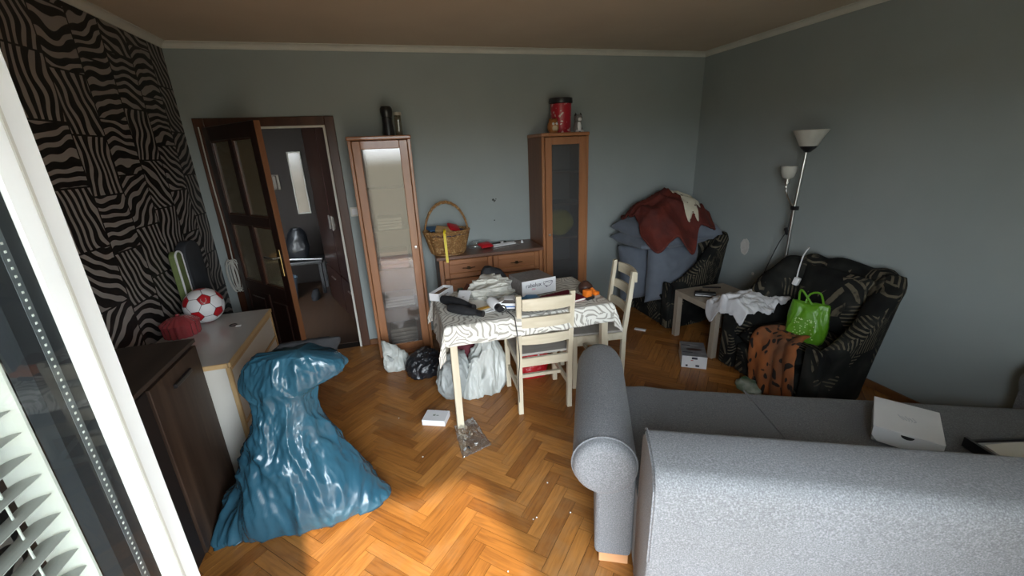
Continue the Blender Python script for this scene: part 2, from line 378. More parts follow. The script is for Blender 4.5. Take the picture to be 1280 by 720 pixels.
HALLW = mat('hall_brown_wall', (0.020, 0.012, 0.009), (0.015, 0.009, 0.006), 0.7, 3)
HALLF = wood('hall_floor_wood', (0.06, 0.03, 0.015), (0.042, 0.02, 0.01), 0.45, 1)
CABLE = mat('ivory_cable', (0.50, 0.49, 0.44), (0.44, 0.43, 0.39), 0.5, 20)
DARKC = mat('dark_cable', (0.03, 0.03, 0.033), None, 0.5)
PLASTER = mat('bare_plaster', (0.60, 0.58, 0.55), (0.48, 0.46, 0.43), 0.9, 30)
FOOTW = wood('sofa_foot_wood', (0.52, 0.27, 0.13), (0.42, 0.2, 0.09), 0.45, 0)

def sofa_mat():
    m, t, b = new_mat('grey_melange_fabric'); b.inputs['Roughness'].default_value = 0.92; b.inputs['Sheen Weight'].default_value = 0.12
    v = coords(t); n = nd(t, 'ShaderNodeTexNoise'); n.inputs['Scale'].default_value = 210; n.inputs['Detail'].default_value = 3; lk(t, v, n.inputs['Vector'])
    c = ramp(t, n.outputs['Fac'], [(0.32, (0.100, 0.103, 0.110)), (0.52, (0.145, 0.148, 0.155)), (0.70, (0.212, 0.217, 0.226))])
    n2 = nd(t, 'ShaderNodeTexNoise'); n2.inputs['Scale'].default_value = 2.5; lk(t, v, n2.inputs['Vector'])
    c2 = ramp(t, n2.outputs['Fac'], [(0.3, (0.90, 0.89, 0.87)), (0.65, (1, 1, 1))])
    mx = nd(t, 'ShaderNodeMixRGB', blend_type='MULTIPLY'); mx.inputs[0].default_value = 1; lk(t, c, mx.inputs[1]); lk(t, c2, mx.inputs[2])
    lk(t, mx.outputs[0], b.inputs['Base Color']); bump(t, b, n.outputs['Fac'], 0.5, 0.003); return m
SOFA = sofa_mat()
def zebra_mat():
    m, t, b = new_mat('zebra_wallpaper'); b.inputs['Roughness'].default_value = 0.55
    c = nd(t, 'ShaderNodeTexCoord'); s = nd(t, 'ShaderNodeSeparateXYZ'); lk(t, c.outputs['Object'], s.inputs[0])
    # patchwork cells in running bond: column index shifts rows
    def mth(op, a, bb=None):
        n = nd(t, 'ShaderNodeMath', operation=op)
        for i, q in enumerate((a, bb)):
            if q is None: continue
            if isinstance(q, (int, float)): n.inputs[i].default_value = q
            else: lk(t, q, n.inputs[i])
        return n.outputs[0]
    cw, ch = 0.265, 0.30
    yc = mth('DIVIDE', s.outputs['Y'], cw); col = mth('FLOOR', yc)
    wn = nd(t, 'ShaderNodeTexWhiteNoise', noise_dimensions='1D'); lk(t, col, wn.inputs['W'])
    zz = mth('ADD', mth('DIVIDE', s.outputs['Z'], ch), wn.outputs['Value']); row = mth('FLOOR', zz)
    cb = nd(t, 'ShaderNodeCombineXYZ'); lk(t, col, cb.inputs[0]); lk(t, row, cb.inputs[1])
    wc = nd(t, 'ShaderNodeTexWhiteNoise', noise_dimensions='2D'); lk(t, cb.outputs[0], wc.inputs['Vector'])
    sc = nd(t, 'ShaderNodeSeparateColor'); lk(t, wc.outputs['Color'], sc.inputs[0])
    pv = nd(t, 'ShaderNodeCombineXYZ'); lk(t, mth('ADD', s.outputs['Y'], mth('MULTIPLY', sc.outputs[1], 7.0)), pv.inputs[0]); lk(t, mth('ADD', s.outputs['Z'], mth('MULTIPLY', sc.outputs[2], 5.0)), pv.inputs[1])
    vr = nd(t, 'ShaderNodeVectorRotate', rotation_type='Z_AXIS'); lk(t, pv.outputs[0], vr.inputs['Vector']); lk(t, mth('MULTIPLY', sc.outputs[0], 3.1416), vr.inputs['Angle'])
    # slow warp bends the stripes
    nz = nd(t, 'ShaderNodeTexNoise'); nz.inputs['Scale'].default_value = 4.2; nz.inputs['Detail'].default_value = 1.0; lk(t, vr.outputs[0], nz.inputs['Vector'])
    off = nd(t, 'ShaderNodeVectorMath', operation='SCALE'); lk(t, nz.outputs['Color'], off.inputs[0]); off.inputs['Scale'].default_value = 0.17
    ad = nd(t, 'ShaderNodeVectorMath', operation='ADD'); lk(t, vr.outputs[0], ad.inputs[0]); lk(t, off.outputs[0], ad.inputs[1])
    wv = nd(t, 'ShaderNodeTexWave'); wv.inputs['Scale'].default_value = 6.0; wv.inputs['Distortion'].default_value = 1.0; wv.inputs['Detail'].default_value = 1; lk(t, ad.outputs[0], wv.inputs['Vector'])
    cc = ramp(t, wv.outputs['Fac'], [(0.55, (0.006, 0.005, 0.005)), (0.64, (0.27, 0.24, 0.22))])
    # dark joint between the patches
    fy = mth('FRACT', yc); fz = mth('FRACT', zz)
    e1 = mth('LESS_THAN', fy, 0.035); e2 = mth('LESS_THAN', fz, 0.03); ed = mth('MAXIMUM', e1, e2)
    mx = nd(t, 'ShaderNodeMixRGB'); lk(t, ed, mx.inputs[0]); lk(t, cc, mx.inputs[1]); mx.inputs[2].default_value = (0.006, 0.005, 0.005, 1)
    lk(t, mx.outputs[0], b.inputs['Base Color']); return m
ZEBRA = zebra_mat()
def parquet_mat():
    m, t, b = new_mat('oak_parquet'); b.inputs['Roughness'].default_value = 0.36; b.inputs['Coat Weight'].default_value = 0.12; b.inputs['Coat Roughness'].default_value = 0.22
    uv = nd(t, 'ShaderNodeUVMap'); oi = nd(t, 'ShaderNodeObjectInfo'); ge = nd(t, 'ShaderNodeNewGeometry')
    ad = nd(t, 'ShaderNodeMath', operation='ADD'); lk(t, oi.outputs['Random'], ad.inputs[0]); lk(t, ge.outputs['Random Per Island'], ad.inputs[1])
    fr = nd(t, 'ShaderNodeMath', operation='FRACT'); lk(t, ad.outputs[0], fr.inputs[0])
    sh = nd(t, 'ShaderNodeVectorMath', operation='ADD'); lk(t, uv.outputs[0], sh.inputs[0])
    sc = nd(t, 'ShaderNodeMath', operation='MULTIPLY'); lk(t, fr.outputs[0], sc.inputs[0]); sc.inputs[1].default_value = 37.0
    cb = nd(t, 'ShaderNodeCombineXYZ'); lk(t, sc.outputs[0], cb.inputs[0]); lk(t, sc.outputs[0], cb.inputs[1]); lk(t, cb.outputs[0], sh.inputs[1])
    mp = nd(t, 'ShaderNodeMapping'); mp.inputs['Scale'].default_value = (6, 70, 1); lk(t, sh.outputs[0], mp.inputs[0])
    n = nd(t, 'ShaderNodeTexNoise'); n.inputs['Scale'].default_value = 1.0; n.inputs['Detail'].default_value = 6; n.inputs['Distortion'].default_value = 0.7; lk(t, mp.outputs[0], n.inputs['Vector'])
    base = ramp(t, fr.outputs[0], [(0.0, (0.240, 0.090, 0.018)), (0.5, (0.330, 0.134, 0.028)), (1.0, (0.440, 0.192, 0.046))])
    gr = ramp(t, n.outputs['Fac'], [(0.3, (0.68, 0.63, 0.58)), (0.62, (1.08, 1.05, 1.0))])
    mx = nd(t, 'ShaderNodeMixRGB', blend_type='MULTIPLY'); mx.inputs[0].default_value = 1; lk(t, base, mx.inputs[1]); lk(t, gr, mx.inputs[2])
    # worn, scuffed varnish in large patches
    w = nd(t, 'ShaderNodeTexNoise'); w.inputs['Scale'].default_value = 2.6; w.inputs['Detail'].default_value = 8; w.inputs['Roughness'].default_value = 0.7; lk(t, ge.outputs['Position'], w.inputs['Vector'])
    wf = ramp(t, w.outputs['Fac'], [(0.50, (0, 0, 0)), (0.72, (0.5, 0.5, 0.5))])
    m2 = nd(t, 'ShaderNodeMixRGB'); lk(t, wf, m2.inputs[0]); lk(t, mx.outputs[0], m2.inputs[1]); m2.inputs[2].default_value = (0.33, 0.20, 0.095, 1)
    lk(t, m2.outputs[0], b.inputs['Base Color'])
    rr = nd(t, 'ShaderNodeMapRange'); rr.inputs['To Min'].default_value = 0.26; rr.inputs['To Max'].default_value = 0.62; lk(t, w.outputs['Fac'], rr.inputs['Value']); lk(t, rr.outputs[0], b.inputs['Roughness'])
    bump(t, b, n.outputs['Fac'], 0.12, 0.0015); return m
PARQ = parquet_mat()
GAP = mat('joint_dirt', (0.018, 0.009, 0.004), None, 0.9)
def leafcloth_mat():
    m, t, b = new_mat('leaf_print_cloth'); b.inputs['Roughness'].default_value = 0.85
    v = coords(t, 'UV'); vo = nd(t, 'ShaderNodeTexVoronoi'); vo.inputs['Scale'].default_value = 8.0; lk(t, v, vo.inputs['Vector'])
    nz = nd(t, 'ShaderNodeTexNoise'); nz.inputs['Scale'].default_value = 7.0; nz.inputs['Detail'].default_value = 1.0; lk(t, v, nz.inputs['Vector'])
    sc = nd(t, 'ShaderNodeVectorMath', operation='SCALE'); sc.inputs['Scale'].default_value = 0.16; lk(t, nz.outputs['Color'], sc.inputs[0])
    ad = nd(t, 'ShaderNodeVectorMath', operation='ADD'); lk(t, v, ad.inputs[0]); lk(t, sc.outputs[0], ad.inputs[1])
    se = nd(t, 'ShaderNodeSeparateColor'); lk(t, vo.outputs['Color'], se.inputs[0])
    an = nd(t, 'ShaderNodeMath', operation='MULTIPLY'); an.inputs[1].default_value = 6.283; lk(t, se.outputs[0], an.inputs[0])
    vr = nd(t, 'ShaderNodeVectorRotate', rotation_type='Z_AXIS'); lk(t, ad.outputs[0], vr.inputs['Vector']); lk(t, an.outputs[0], vr.inputs['Angle'])
    wv = nd(t, 'ShaderNodeTexWave'); wv.inputs['Scale'].default_value = 9.5; wv.inputs['Distortion'].default_value = 0.5; lk(t, vr.outputs[0], wv.inputs['Vector'])
    c = ramp(t, wv.outputs['Fac'], [(0.18, (0.36, 0.34, 0.295)), (0.36, (0.74, 0.72, 0.66))])
    lk(t, c, b.inputs['Base Color']); return m
LEAFC = leafcloth_mat()
def armchair_mat():
    m, t, b = new_mat('dark_patterned_upholstery'); b.inputs['Roughness'].default_value = 0.9; b.inputs['Specular IOR Level'].default_value = 0.2
    v = coords(t, 'Object'); nz = nd(t, 'ShaderNodeTexNoise'); nz.inputs['Scale'].default_value = 5; lk(t, v, nz.inputs['Vector'])
    base = ramp(t, nz.outputs['Fac'], [(0.35, (0.005, 0.005, 0.005)), (0.55, (0.012, 0.0125, 0.011)), (0.75, (0.030, 0.030, 0.026))])
    vo = nd(t, 'ShaderNodeTexVoronoi'); vo.inputs['Scale'].default_value = 6.5; lk(t, v, vo.inputs['Vector'])
    se = nd(t, 'ShaderNodeSeparateColor'); lk(t, vo.outputs['Color'], se.inputs[0])
    an = nd(t, 'ShaderNodeMath', operation='MULTIPLY'); an.inputs[1].default_value = 6.283; lk(t, se.outputs[0], an.inputs[0])
    vr = nd(t, 'ShaderNodeVectorRotate', rotation_type='EULER_XYZ'); lk(t, v, vr.inputs['Vector'])
    ro = nd(t, 'ShaderNodeCombineXYZ'); lk(t, an.outputs[0], ro.inputs[0]); lk(t, an.outputs[0], ro.inputs[2]); lk(t, ro.outputs[0], vr.inputs['Rotation'])
    wv = nd(t, 'ShaderNodeTexWave'); wv.inputs['Scale'].default_value = 13; wv.inputs['Distortion'].default_value = 0.6; lk(t, vr.outputs[0], wv.inputs['Vector'])
    st = ramp(t, wv.outputs['Fac'], [(0.62, (0, 0, 0)), (0.72, (1, 1, 1))])
    gt = nd(t, 'ShaderNodeMath', operation='GREATER_THAN'); gt.inputs[1].default_value = 0.56; lk(t, se.outputs[1], gt.inputs[0])
    nf = nd(t, 'ShaderNodeTexNoise'); nf.inputs['Scale'].default_value = 16; lk(t, v, nf.inputs['Vector'])
    g2 = ramp(t, nf.outputs['Fac'], [(0.36, (0.1, 0.1, 0.1)), (0.5, (1, 1, 1))])
    mu = nd(t, 'ShaderNodeMixRGB', blend_type='MULTIPLY'); mu.inputs[0].default_value = 1; lk(t, st, mu.inputs[1]); lk(t, gt.outputs[0], mu.inputs[2])
    mu2 = nd(t, 'ShaderNodeMixRGB', blend_type='MULTIPLY'); mu2.inputs[0].default_value = 1; lk(t, mu.outputs[0], mu2.inputs[1]); lk(t, g2, mu2.inputs[2])
    mx = nd(t, 'ShaderNodeMixRGB'); lk(t, mu2.outputs[0], mx.inputs[0]); lk(t, base, mx.inputs[1]); mx.inputs[2].default_value = (0.105, 0.09, 0.062, 1)
    lk(t, mx.outputs[0], b.inputs['Base Color']); bump(t, b, nf.outputs['Fac'], 0.2, 0.004); return m
ARMF = armchair_mat()
def spots_mat(name, ground, ground2, spot, scale, thr, stretch=(1, 1, 1), rough=0.85):
    m, t, b = new_mat(name); b.inputs['Roughness'].default_value = rough
    v = coords(t, 'Object', stretch); nz = nd(t, 'ShaderNodeTexNoise'); nz.inputs['Scale'].default_value = 7; lk(t, v, nz.inputs['Vector'])
    g = ramp(t, nz.outputs['Fac'], [(0.35, ground), (0.65, ground2)])
    sc = nd(t, 'ShaderNodeVectorMath', operation='SCALE'); sc.inputs['Scale'].default_value = 0.22; lk(t, nz.outputs['Color'], sc.inputs[0])
    ad = nd(t, 'ShaderNodeVectorMath', operation='ADD'); lk(t, v, ad.inputs[0]); lk(t, sc.outputs[0], ad.inputs[1])
    vo = nd(t, 'ShaderNodeTexVoronoi'); vo.inputs['Scale'].default_value = scale; lk(t, ad.outputs[0], vo.inputs['Vector'])
    f = ramp(t, vo.outputs['Distance'], [(thr, (1, 1, 1)), (thr + 0.06, (0, 0, 0))])
    mx = nd(t, 'ShaderNodeMixRGB'); lk(t, f, mx.inputs[0]); lk(t, g, mx.inputs[1]); mx.inputs[2].default_value = (*spot, 1)
    lk(t, mx.outputs[0], b.inputs['Base Color']); return m
TIGER = spots_mat('big_cat_print_plush', (0.34, 0.10, 0.022), (0.12, 0.05, 0.022), (0.012, 0.007, 0.005), 19, 0.33, (1, 1, 0.5))
REDBL = mat('russet_blanket', (0.13, 0.018, 0.009), (0.055, 0.006, 0.004), 0.8, 7, bmp=0.4, bscale=50, dist=0.006)
CARTOON = spots_mat('floral_print', (0.60, 0.56, 0.44), (0.5, 0.46, 0.36), (0.06, 0.01, 0.008), 14, 0.22)
JARP = spots_mat('pink_red_jar_print', (0.42, 0.015, 0.03), (0.34, 0.012, 0.025), (0.62, 0.45, 0.42), 18, 0.24, rough=0.35)

# ------------------------------------------------------------------ room shell
XL, XR, YB, YW, ZC = -1.459, 3.16, 3.926, -0.25, 2.575
struct('ceiling', box(XL - 0.1, XR + 0.1, YW - 0.3, YB + 0.1, ZC, ZC + 0.15), CEIL)
struct('wall_left', box(XL - 0.1, XL, YW - 0.3, YB, -0.1, ZC), ZEBRA)
struct('wall_right', box(XR, XR + 0.1, YW - 0.3, YB + 0.12, -0.1, ZC), WALL)
DX0, DX1, DZ = -1.315, -0.452, 2.0        # inner doorway
bm = bmesh.new(); box(XL - 0.1, DX0 - 0.03, YB, YB + 0.12, -0.1, ZC, bm=bm); box(DX1 + 0.03, XR, YB, YB + 0.12, -0.1, ZC, bm=bm); box(DX0 - 0.03, DX1 + 0.03, YB, YB + 0.12, DZ + 0.03, ZC, bm=bm)
struct('wall_back', bm, WALL)
BX0, BX1 = -0.42, 0.80                   # balcony opening
bm = bmesh.new(); y0, y1 = YW - 0.25, YW
box(XL, BX0, y0, y1, -0.1, ZC, bm=bm); box(BX0, BX1, y0, y1, 2.1, ZC, bm=bm); box(BX1, 1.05, y0, y1, -0.1, ZC, bm=bm)
box(1.05, 2.65, y0, y1, -0.1, 1.0, bm=bm); box(1.05, 2.65, y0, y1, 2.1, ZC, bm=bm); box(2.65, XR, y0, y1, -0.1, ZC, bm=bm)
struct('wall_window', bm, WALL)
w1 = struct('window_1', frame4(1.05, 2.65, 1.0, 2.1, 0.06, YW - 0.16, YW - 0.09), WHITEP)
obj('mullion', box(1.82, 1.88, YW - 0.16, YW - 0.09, 1.06, 2.04, 0.003, 1), WHITEP, w1)
obj('pane', box(1.11, 1.82, YW - 0.13, YW - 0.124, 1.06, 2.04), PANE, w1); obj('pane', box(1.88, 2.59, YW - 0.13, YW - 0.124, 1.06, 2.04), PANE, w1)
bm = bmesh.new(); A = [[bm.verts.new((x, YW - 0.075 + (0.017 if k % 2 else 0), 1.03 + k * 0.01125)) for x in (1.08, 2.62)] for k in range(93)]
for q, r_ in zip(A, A[1:]): bm.faces.new((q[0], q[1], r_[1], r_[0]))
obj('blind', bm, BLINDM, w1)  # unseen closed blind, added to keep window sun off the sofa
obj('window_sill', box(1.02, 2.68, YW - 0.06, YW + 0.06, 0.97, 1.0, 0.008), WHITEP, w1)
bm = bmesh.new(); box(BX0, BX0 + 0.05, YW - 0.16, YW - 0.09, 0, 2.1, bm=bm); box(BX1 - 0.05, BX1, YW - 0.16, YW - 0.09, 0, 2.1, bm=bm); box(BX0 + 0.05, BX1 - 0.05, YW - 0.16, YW - 0.09, 2.05, 2.1, bm=bm)
struct('trim_6', bm, WHITEP)
# cornices (coved strips) and skirtings
def cove(n, p0, p1):
    # profile swept between two points along a wall, nx = inward normal
    (x0, y0_), (x1, y1_) = p0, p1
    d = Vector((x1 - x0, y1_ - y0_, 0)); L = d.length; d.normalize(); nrm = Vector((-d.y, d.x, 0))
    prof = [(0, -0.042), (0.006, -0.042)] + [(0.042 - 0.034 * math.cos(a), -0.006 - 0.034 * (1 - math.sin(a))) for a in [i * PI / 2 / 6 for i in range(7)]] + [(0.046, -0.006), (0.046, 0), (0, 0)]
    bm = bmesh.new(); R = []
    for q, s in ((p0, 0), (p1, 1)):
        R.append([bm.verts.new((q[0] + nrm.x * a + d.x * (a if s == 0 else -a), q[1] + nrm.y * a + d.y * (a if s == 0 else -a), ZC + z)) for a, z in prof])
    n_ = len(prof)
    for k in range(n_): bm.faces.new((R[0][k], R[0][(k + 1) % n_], R[1][(k + 1) % n_], R[1][k]))
    bm.faces.new(R[0]); bm.faces.new(R[1])
    struct('trim_%d' % n, bm, CORN)
cove(1, (XR, YW), (XR, YB)); cove(2, (XR, YB), (XL, YB)); cove(3, (XL, YB), (XL, YW)); cove(4, (XL, YW), (XR, YW))
def skirt(name, x0, x1, y0, y1):
    bm = box(x0, x1, y0, y1, 0, 0.055, 0.004, 1); struct(name, bm, SKIRT)
skirt('baseboard_right', XR - 0.018, XR, YW, YB); skirt('baseboard_back', -0.383, XR - 0.018, YB - 0.018, YB); skirt('baseboard_left', XL, XL + 0.018, YW, YB)

# floor: base slab plus herringbone planks
floor = struct('floor', box(XL - 0.1, XR + 0.1, YW - 0.3, YB + 0.12, -0.1, -0.004), GAP)
PW, PL, TH, G = 0.07, 0.35, 0.0035, 0.0011
def clip(poly):
    def cut(P, f):
        out = []
        for i in range(len(P)):
            a, b = P[i], P[(i + 1) % len(P)]; fa, fb = f(a), f(b)
            if fa >= 0: out.append(a)
            if (fa >= 0) != (fb >= 0):
                t = fa / (fa - fb); out.append(tuple(a[k] + (b[k] - a[k]) * t for k in range(4)))
        return out
    for f in (lambda p: p[0] - XL - 0.001, lambda p: XR - 0.001 - p[0], lambda p: p[1] - YW - 0.001, lambda p: YB - 0.001 - p[1]):
        if not poly: return []
        poly = cut(poly, f)
    return poly
def plank_into(bm, poly, dz, cen=(0, 0)):
    uvl = bm.loops.layers.uv.verify()
    T = [bm.verts.new((p[0] - cen[0], p[1] - cen[1], dz)) for p in poly]; B = [bm.verts.new((p[0] - cen[0], p[1] - cen[1], -TH)) for p in poly]
    f = bm.faces.new(T)
    for l, p in zip(f.loops, poly): l[uvl].uv = (p[2], p[3])
    n = len(poly)
    for k in range(n):
        f = bm.faces.new((T[k], B[k], B[(k + 1) % n], T[(k + 1) % n]))
        for l in f.loops: l[uvl].uv = (poly[k][2], poly[k][3])
planks = []
cA = math.cos(PI / 4); X0, Y0 = -0.03, 0.02
for j in range(-140, 140):
    for c in range(-14, 15):
        for hv in (0, 1):
            ax, ay = j + 10 * c, j
            if hv == 0: a0, a1, b0, b1 = ax, ax + 5, ay, ay + 1
            else: a0, a1, b0, b1 = ax - 1, ax, ay, ay + 5
            x0, x1, y0, y1 = a0 * PW + G, a1 * PW - G, b0 * PW + G, b1 * PW - G
            q = [(x0, y0), (x1, y0), (x1, y1), (x0, y1)]
            cx, cy = (x0 + x1) / 2, (y0 + y1) / 2
            wx, wy = (cx - cy) * cA + X0, (cx + cy) * cA + Y0
            if not (XL - 0.3 < wx < XR + 0.3 and YW - 0.3 < wy < YB + 0.3): continue
            off = 0.0
            P = []
            for (a, b) in q:
                u, v = (a - cx, b - cy) if hv == 0 else (b - cy, a - cx)
                P.append(((a - b) * cA + X0, (a + b) * cA + Y0, u, v))
            C = clip(P)
            if len(C) >= 3:
                d = (Vector((wx, wy, 0)) - cam.location); w = d.dot(_f)
                sx, sy = 640 + 519.65 * d.dot(_r) / w if w > 0.05 else -9999, 360 - 519.65 * d.dot(_u) / w if w > 0.05 else -9999
                vis = w > 0.05 and 200 < sx < 1290 and sy < 735
                hid = (sx < 262 or (sx > 800 and sy > 500) or wx > 2.35 or (wx < -0.92 and wy < 3.1) or (wx > 0.8 and wy < 1.85 - 0.487 * (wx - 1.2)))
                planks.append((w if (vis and not hid) else 50 + abs(w), C, hv, (wx, wy), len(C) == 4 and abs(C[0][0] - P[0][0]) < 1e-9 and abs(C[2][0] - P[2][0]) < 1e-9 and abs(C[1][1] - P[1][1]) < 1e-9 and abs(C[3][1] - P[3][1]) < 1e-9))
planks.sort(key=lambda p: p[0])
rest = bmesh.new(); shared = {}
for i, (w, C, hv, cen, full) in enumerate(planks):
    dz = random.uniform(-0.0009, 0.0)
    if i < 300:
        if full:
            if hv not in shared:
                b = bmesh.new(); plank_into(b, C, 0.0, cen); shared[hv] = mesh_of('plank', b, PARQ)
            link('plank', shared[hv], floor, (cen[0], cen[1], dz))
        else:
            b = bmesh.new(); plank_into(b, C, 0.0, cen); obj('plank', b, PARQ, floor, (cen[0], cen[1], dz))
    else: plank_into(rest, C, dz)
o = obj('planks', rest, PARQ, floor); o['kind'] = 'stuff'

# marks on the walls
o = obj('paint_chip', extrude_profile([(0.05 * math.cos(a) * (1 + 0.35 * N3(math.cos(a) * 2, math.sin(a) * 2, 3)) + 3.128, 0.776 + 0.075 * math.sin(a) * (1 + 0.3 * N3(math.cos(a) * 2, math.sin(a) * 2, 8))) for a in [i * 2 * PI / 22 for i in range(22)]], 'x', XR - 0.002, XR + 0.001), PLASTER, bpy.data.objects['wall_right'])
obj('paint_chip', extrude_profile([(2.993 + 0.016 * math.cos(a), 0.543 + 0.016 * math.sin(a)) for a in [i * PI / 4 for i in range(8)]], 'x', XR - 0.002, XR + 0.001), PLASTER, bpy.data.objects['wall_right'])
for hx, hz, hr in ((0.918, 1.295, 0.011), (0.935, 1.287, 0.007), (0.927, 1.278, 0.006), (0.92, 1.10, 0.006), (0.945, 1.30, 0.005)):
    obj('drill_hole', extrude_profile([(hx + hr * math.cos(a) * (1 + 0.3 * N3(math.cos(a), math.sin(a), hx * 40)), hz + hr * math.sin(a)) for a in [i * PI / 5 for i in range(10)]], 'y', YB - 0.0015, YB + 0.001), BLACKP, bpy.data.objects['wall_back'])

# ------------------------------------------------------------------ inner door, casing, hall
cs = struct('trim_5', box(-1.385, DX0 + 0.006, YB - 0.022, YB, 0, 2.062, 0.005), CASEW)
cs['label'] = 'dark wood casing around the inner doorway'
obj('casing_side', box(DX1 - 0.006, -0.383, YB - 0.022, YB, 0, 2.062, 0.005), CASEW, cs)
obj('casing_head', box(DX0 + 0.006, DX1 - 0.006, YB - 0.022, YB, DZ - 0.006, 2.062, 0.005), CASEW, cs)
obj('jamb', box(DX1, DX1 + 0.03, YB, YB + 0.12, 0, DZ + 0.03), CASEW, cs); obj('jamb', box(DX0 - 0.03, DX0, YB, YB + 0.12, 0, DZ + 0.03), CASEW, cs)
obj('jamb_head', box(DX0, DX1, YB, YB + 0.12, DZ, DZ + 0.03), CASEW, cs)
obj('draught_strip', box(DX1 - 0.024, DX1 - 0.007, YB - 0.020, YB - 0.006, 0, DZ - 0.007), CORN, cs)
obj('draught_strip', box(DX0 + 0.07, DX1 - 0.024, YB - 0.020, YB - 0.006, DZ - 0.024, DZ - 0.007), CORN, cs)
# leaf (local x along the leaf from the hinge, local -y faces the room)
DW, DH = 0.80, 1.985
leaf = thing('door_1', 'dark wooden inner door with six patterned panes standing ajar', 'door', (DX0 + 0.012, YB - 0.045, 0.008), -math.radians(50.5)); leaf['kind'] = 'structure'
del leaf['category']
st = 0.085
for x0, x1 in ((0, st), (DW - st, DW)): obj('stile', box(x0, x1, -0.02, 0.02, 0, DH, 0.003, 1), DOORW, leaf)
obj('stile_edge', box(DW, DW + 0.004, -0.019, 0.019, 0.002, DH - 0.002), EDGEW, leaf)
rows = [0.30 + 0.0, 0.845, 1.375, DH - 0.10]
rails = [(0, 0.14), (0.72, 0.80), (1.27, 1.34), (DH - 0.10, DH)]
for z0, z1 in rails: obj('rail', box(st, DW - st, -0.019, 0.019, z0, z1, 0.003, 1), DOORW, leaf)
mx = DW / 2
for z0, z1 in ((0.14, 0.72), (0.80, 1.27), (1.34, DH - 0.10)):
    obj('muntin', box(mx - 0.03, mx + 0.03, -0.018, 0.018, z0, z1, 0.003, 1), DOORW, leaf)
    for x0, x1 in ((st, mx - 0.03), (mx + 0.03, DW - st)):
        if z0 < 0.2:
            b = box(x0, x1, -0.006, 0.006, z0, z1); box(x0 + 0.04, x1 - 0.04, -0.014, 0.014, z0 + 0.05, z1 - 0.05, 0.008, 1, b); obj('panel', b, DOORW, leaf)
        else:
            pn = obj('pane', box(x0, x1, -0.003, 0.003, z0, z1), DGLASS, leaf)
            obj('glazing_bead', frame4(x0, x1, z0, z1, 0.013, -0.014, 0.014), CASEW, pn)
h = obj('handle', box(DW - 0.065, DW - 0.028, -0.026, -0.02, 0.92, 1.12, 0.003), BRASS, leaf)
obj('lever', tube(spline([(DW - 0.046, -0.024, 1.06), (DW - 0.046, -0.06, 1.06), (DW - 0.06, -0.072, 1.06), (DW - 0.16, -0.072, 1.06)], 4), 0.008), SILVER, h, smooth=True)

# hallway
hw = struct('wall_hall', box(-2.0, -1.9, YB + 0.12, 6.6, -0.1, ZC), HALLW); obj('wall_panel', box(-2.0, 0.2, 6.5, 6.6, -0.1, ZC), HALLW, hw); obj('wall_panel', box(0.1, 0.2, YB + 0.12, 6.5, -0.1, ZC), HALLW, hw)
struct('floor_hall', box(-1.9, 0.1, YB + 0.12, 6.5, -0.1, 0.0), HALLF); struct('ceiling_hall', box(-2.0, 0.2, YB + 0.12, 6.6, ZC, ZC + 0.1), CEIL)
wd = thing('hall_wardrobe', 'tall dark wooden wardrobe in the hallway beyond the doorway', 'wardrobe', (-0.40, 4.12, 0), math.radians(19.0))
obj('body', box(0, 0.42, 0, 1.55, 0, 2.15, 0.004), DOORW, wd)
for k in range(2):
    dr = obj('door', box(-0.02, 0, 0.02 + k * 0.76, 0.76 + k * 0.76, 0.5, 2.10, 0.004), DOORW, wd); obj('handle', box(-0.034, -0.02, 0.68 + k * 0.14 - (0 if k == 0 else 0), 0.70 + k * 0.14, 1.0, 1.15, 0.003), SILVER, dr)
    dr = obj('drawer', box(-0.02, 0, 0.02 + k * 0.76, 0.76 + k * 0.76, 0.06, 0.47, 0.004), DOORW, wd); obj('handle', box(-0.034, -0.02, 0.30 + k * 0.76, 0.48 + k * 0.76, 0.36, 0.375, 0.003), SILVER, dr)
MIRR = mat('mirror_silver', (0.85, 0.82, 0.76), None, 0.06, metal=1.0)
mr_ = thing('hall_mirror', 'narrow wall mirror with painted pale reflection in the dark hallway', 'mirror', (-1.215, 6.49, 1.02))
obj('glass', box(-0.07, 0.07, -0.012, -0.002, 0, 0.80), mat('painted_reflection_panel', (0.30, 0.25, 0.21), (0.2, 0.17, 0.14), 0.12, 3), mr_)  # pale colour painted on in place of the mirror's bright reflection
obj('frame', frame4(-0.085, 0.085, -0.015, 0.815, 0.015, -0.02, -0.004), CORN, mr_)
bn = thing('hall_bench', 'low dark bench with metal rail under the hallway mirror', 'bench', (-1.35, 6.0, 0))
obj('seat', box(-0.35, 0.35, -0.18, 0.18, 0.42, 0.46, 0.006), BLACKP, bn); obj('rail', tube([(-0.33, -0.19, 0.50), (0.0, -0.19, 0.51), (0.36, -0.19, 0.48)], 0.012), SILVER, bn, smooth=True)
for sx in (-0.31, 0.31):
    for sy in (-0.14, 0.14): obj('leg', box(sx - 0.02, sx + 0.02, sy - 0.02, sy + 0.02, 0, 0.42, 0.003), BLACKP, bn)
tag(obj('handbag', blob([(-1.30, 6.0, 0.47, 0.12, 0.08), (-1.30, 6.0, 0.60, 0.15, 0.10), (-1.28, 6.0, 0.78, 0.11, 0.08), (-1.27, 6.0, 0.88, 0.04, 0.04)], 20, 28, 0.02, 8, 4, zmin=0.462), BLACKBAG, smooth=True), 'crumpled black bag standing on the hallway bench', 'bag')
tag(obj('cloth_heap', blob([(-1.56, 6.0, 0.47, 0.11, 0.09), (-1.56, 6.0, 0.53, 0.12, 0.1), (-1.56, 6.0, 0.58, 0.05, 0.05)], 12, 24, 0.02, 9, 6, zmin=0.462), TANM, smooth=True), 'small tan cloth heap on the left end of hallway bench', 'cloth')
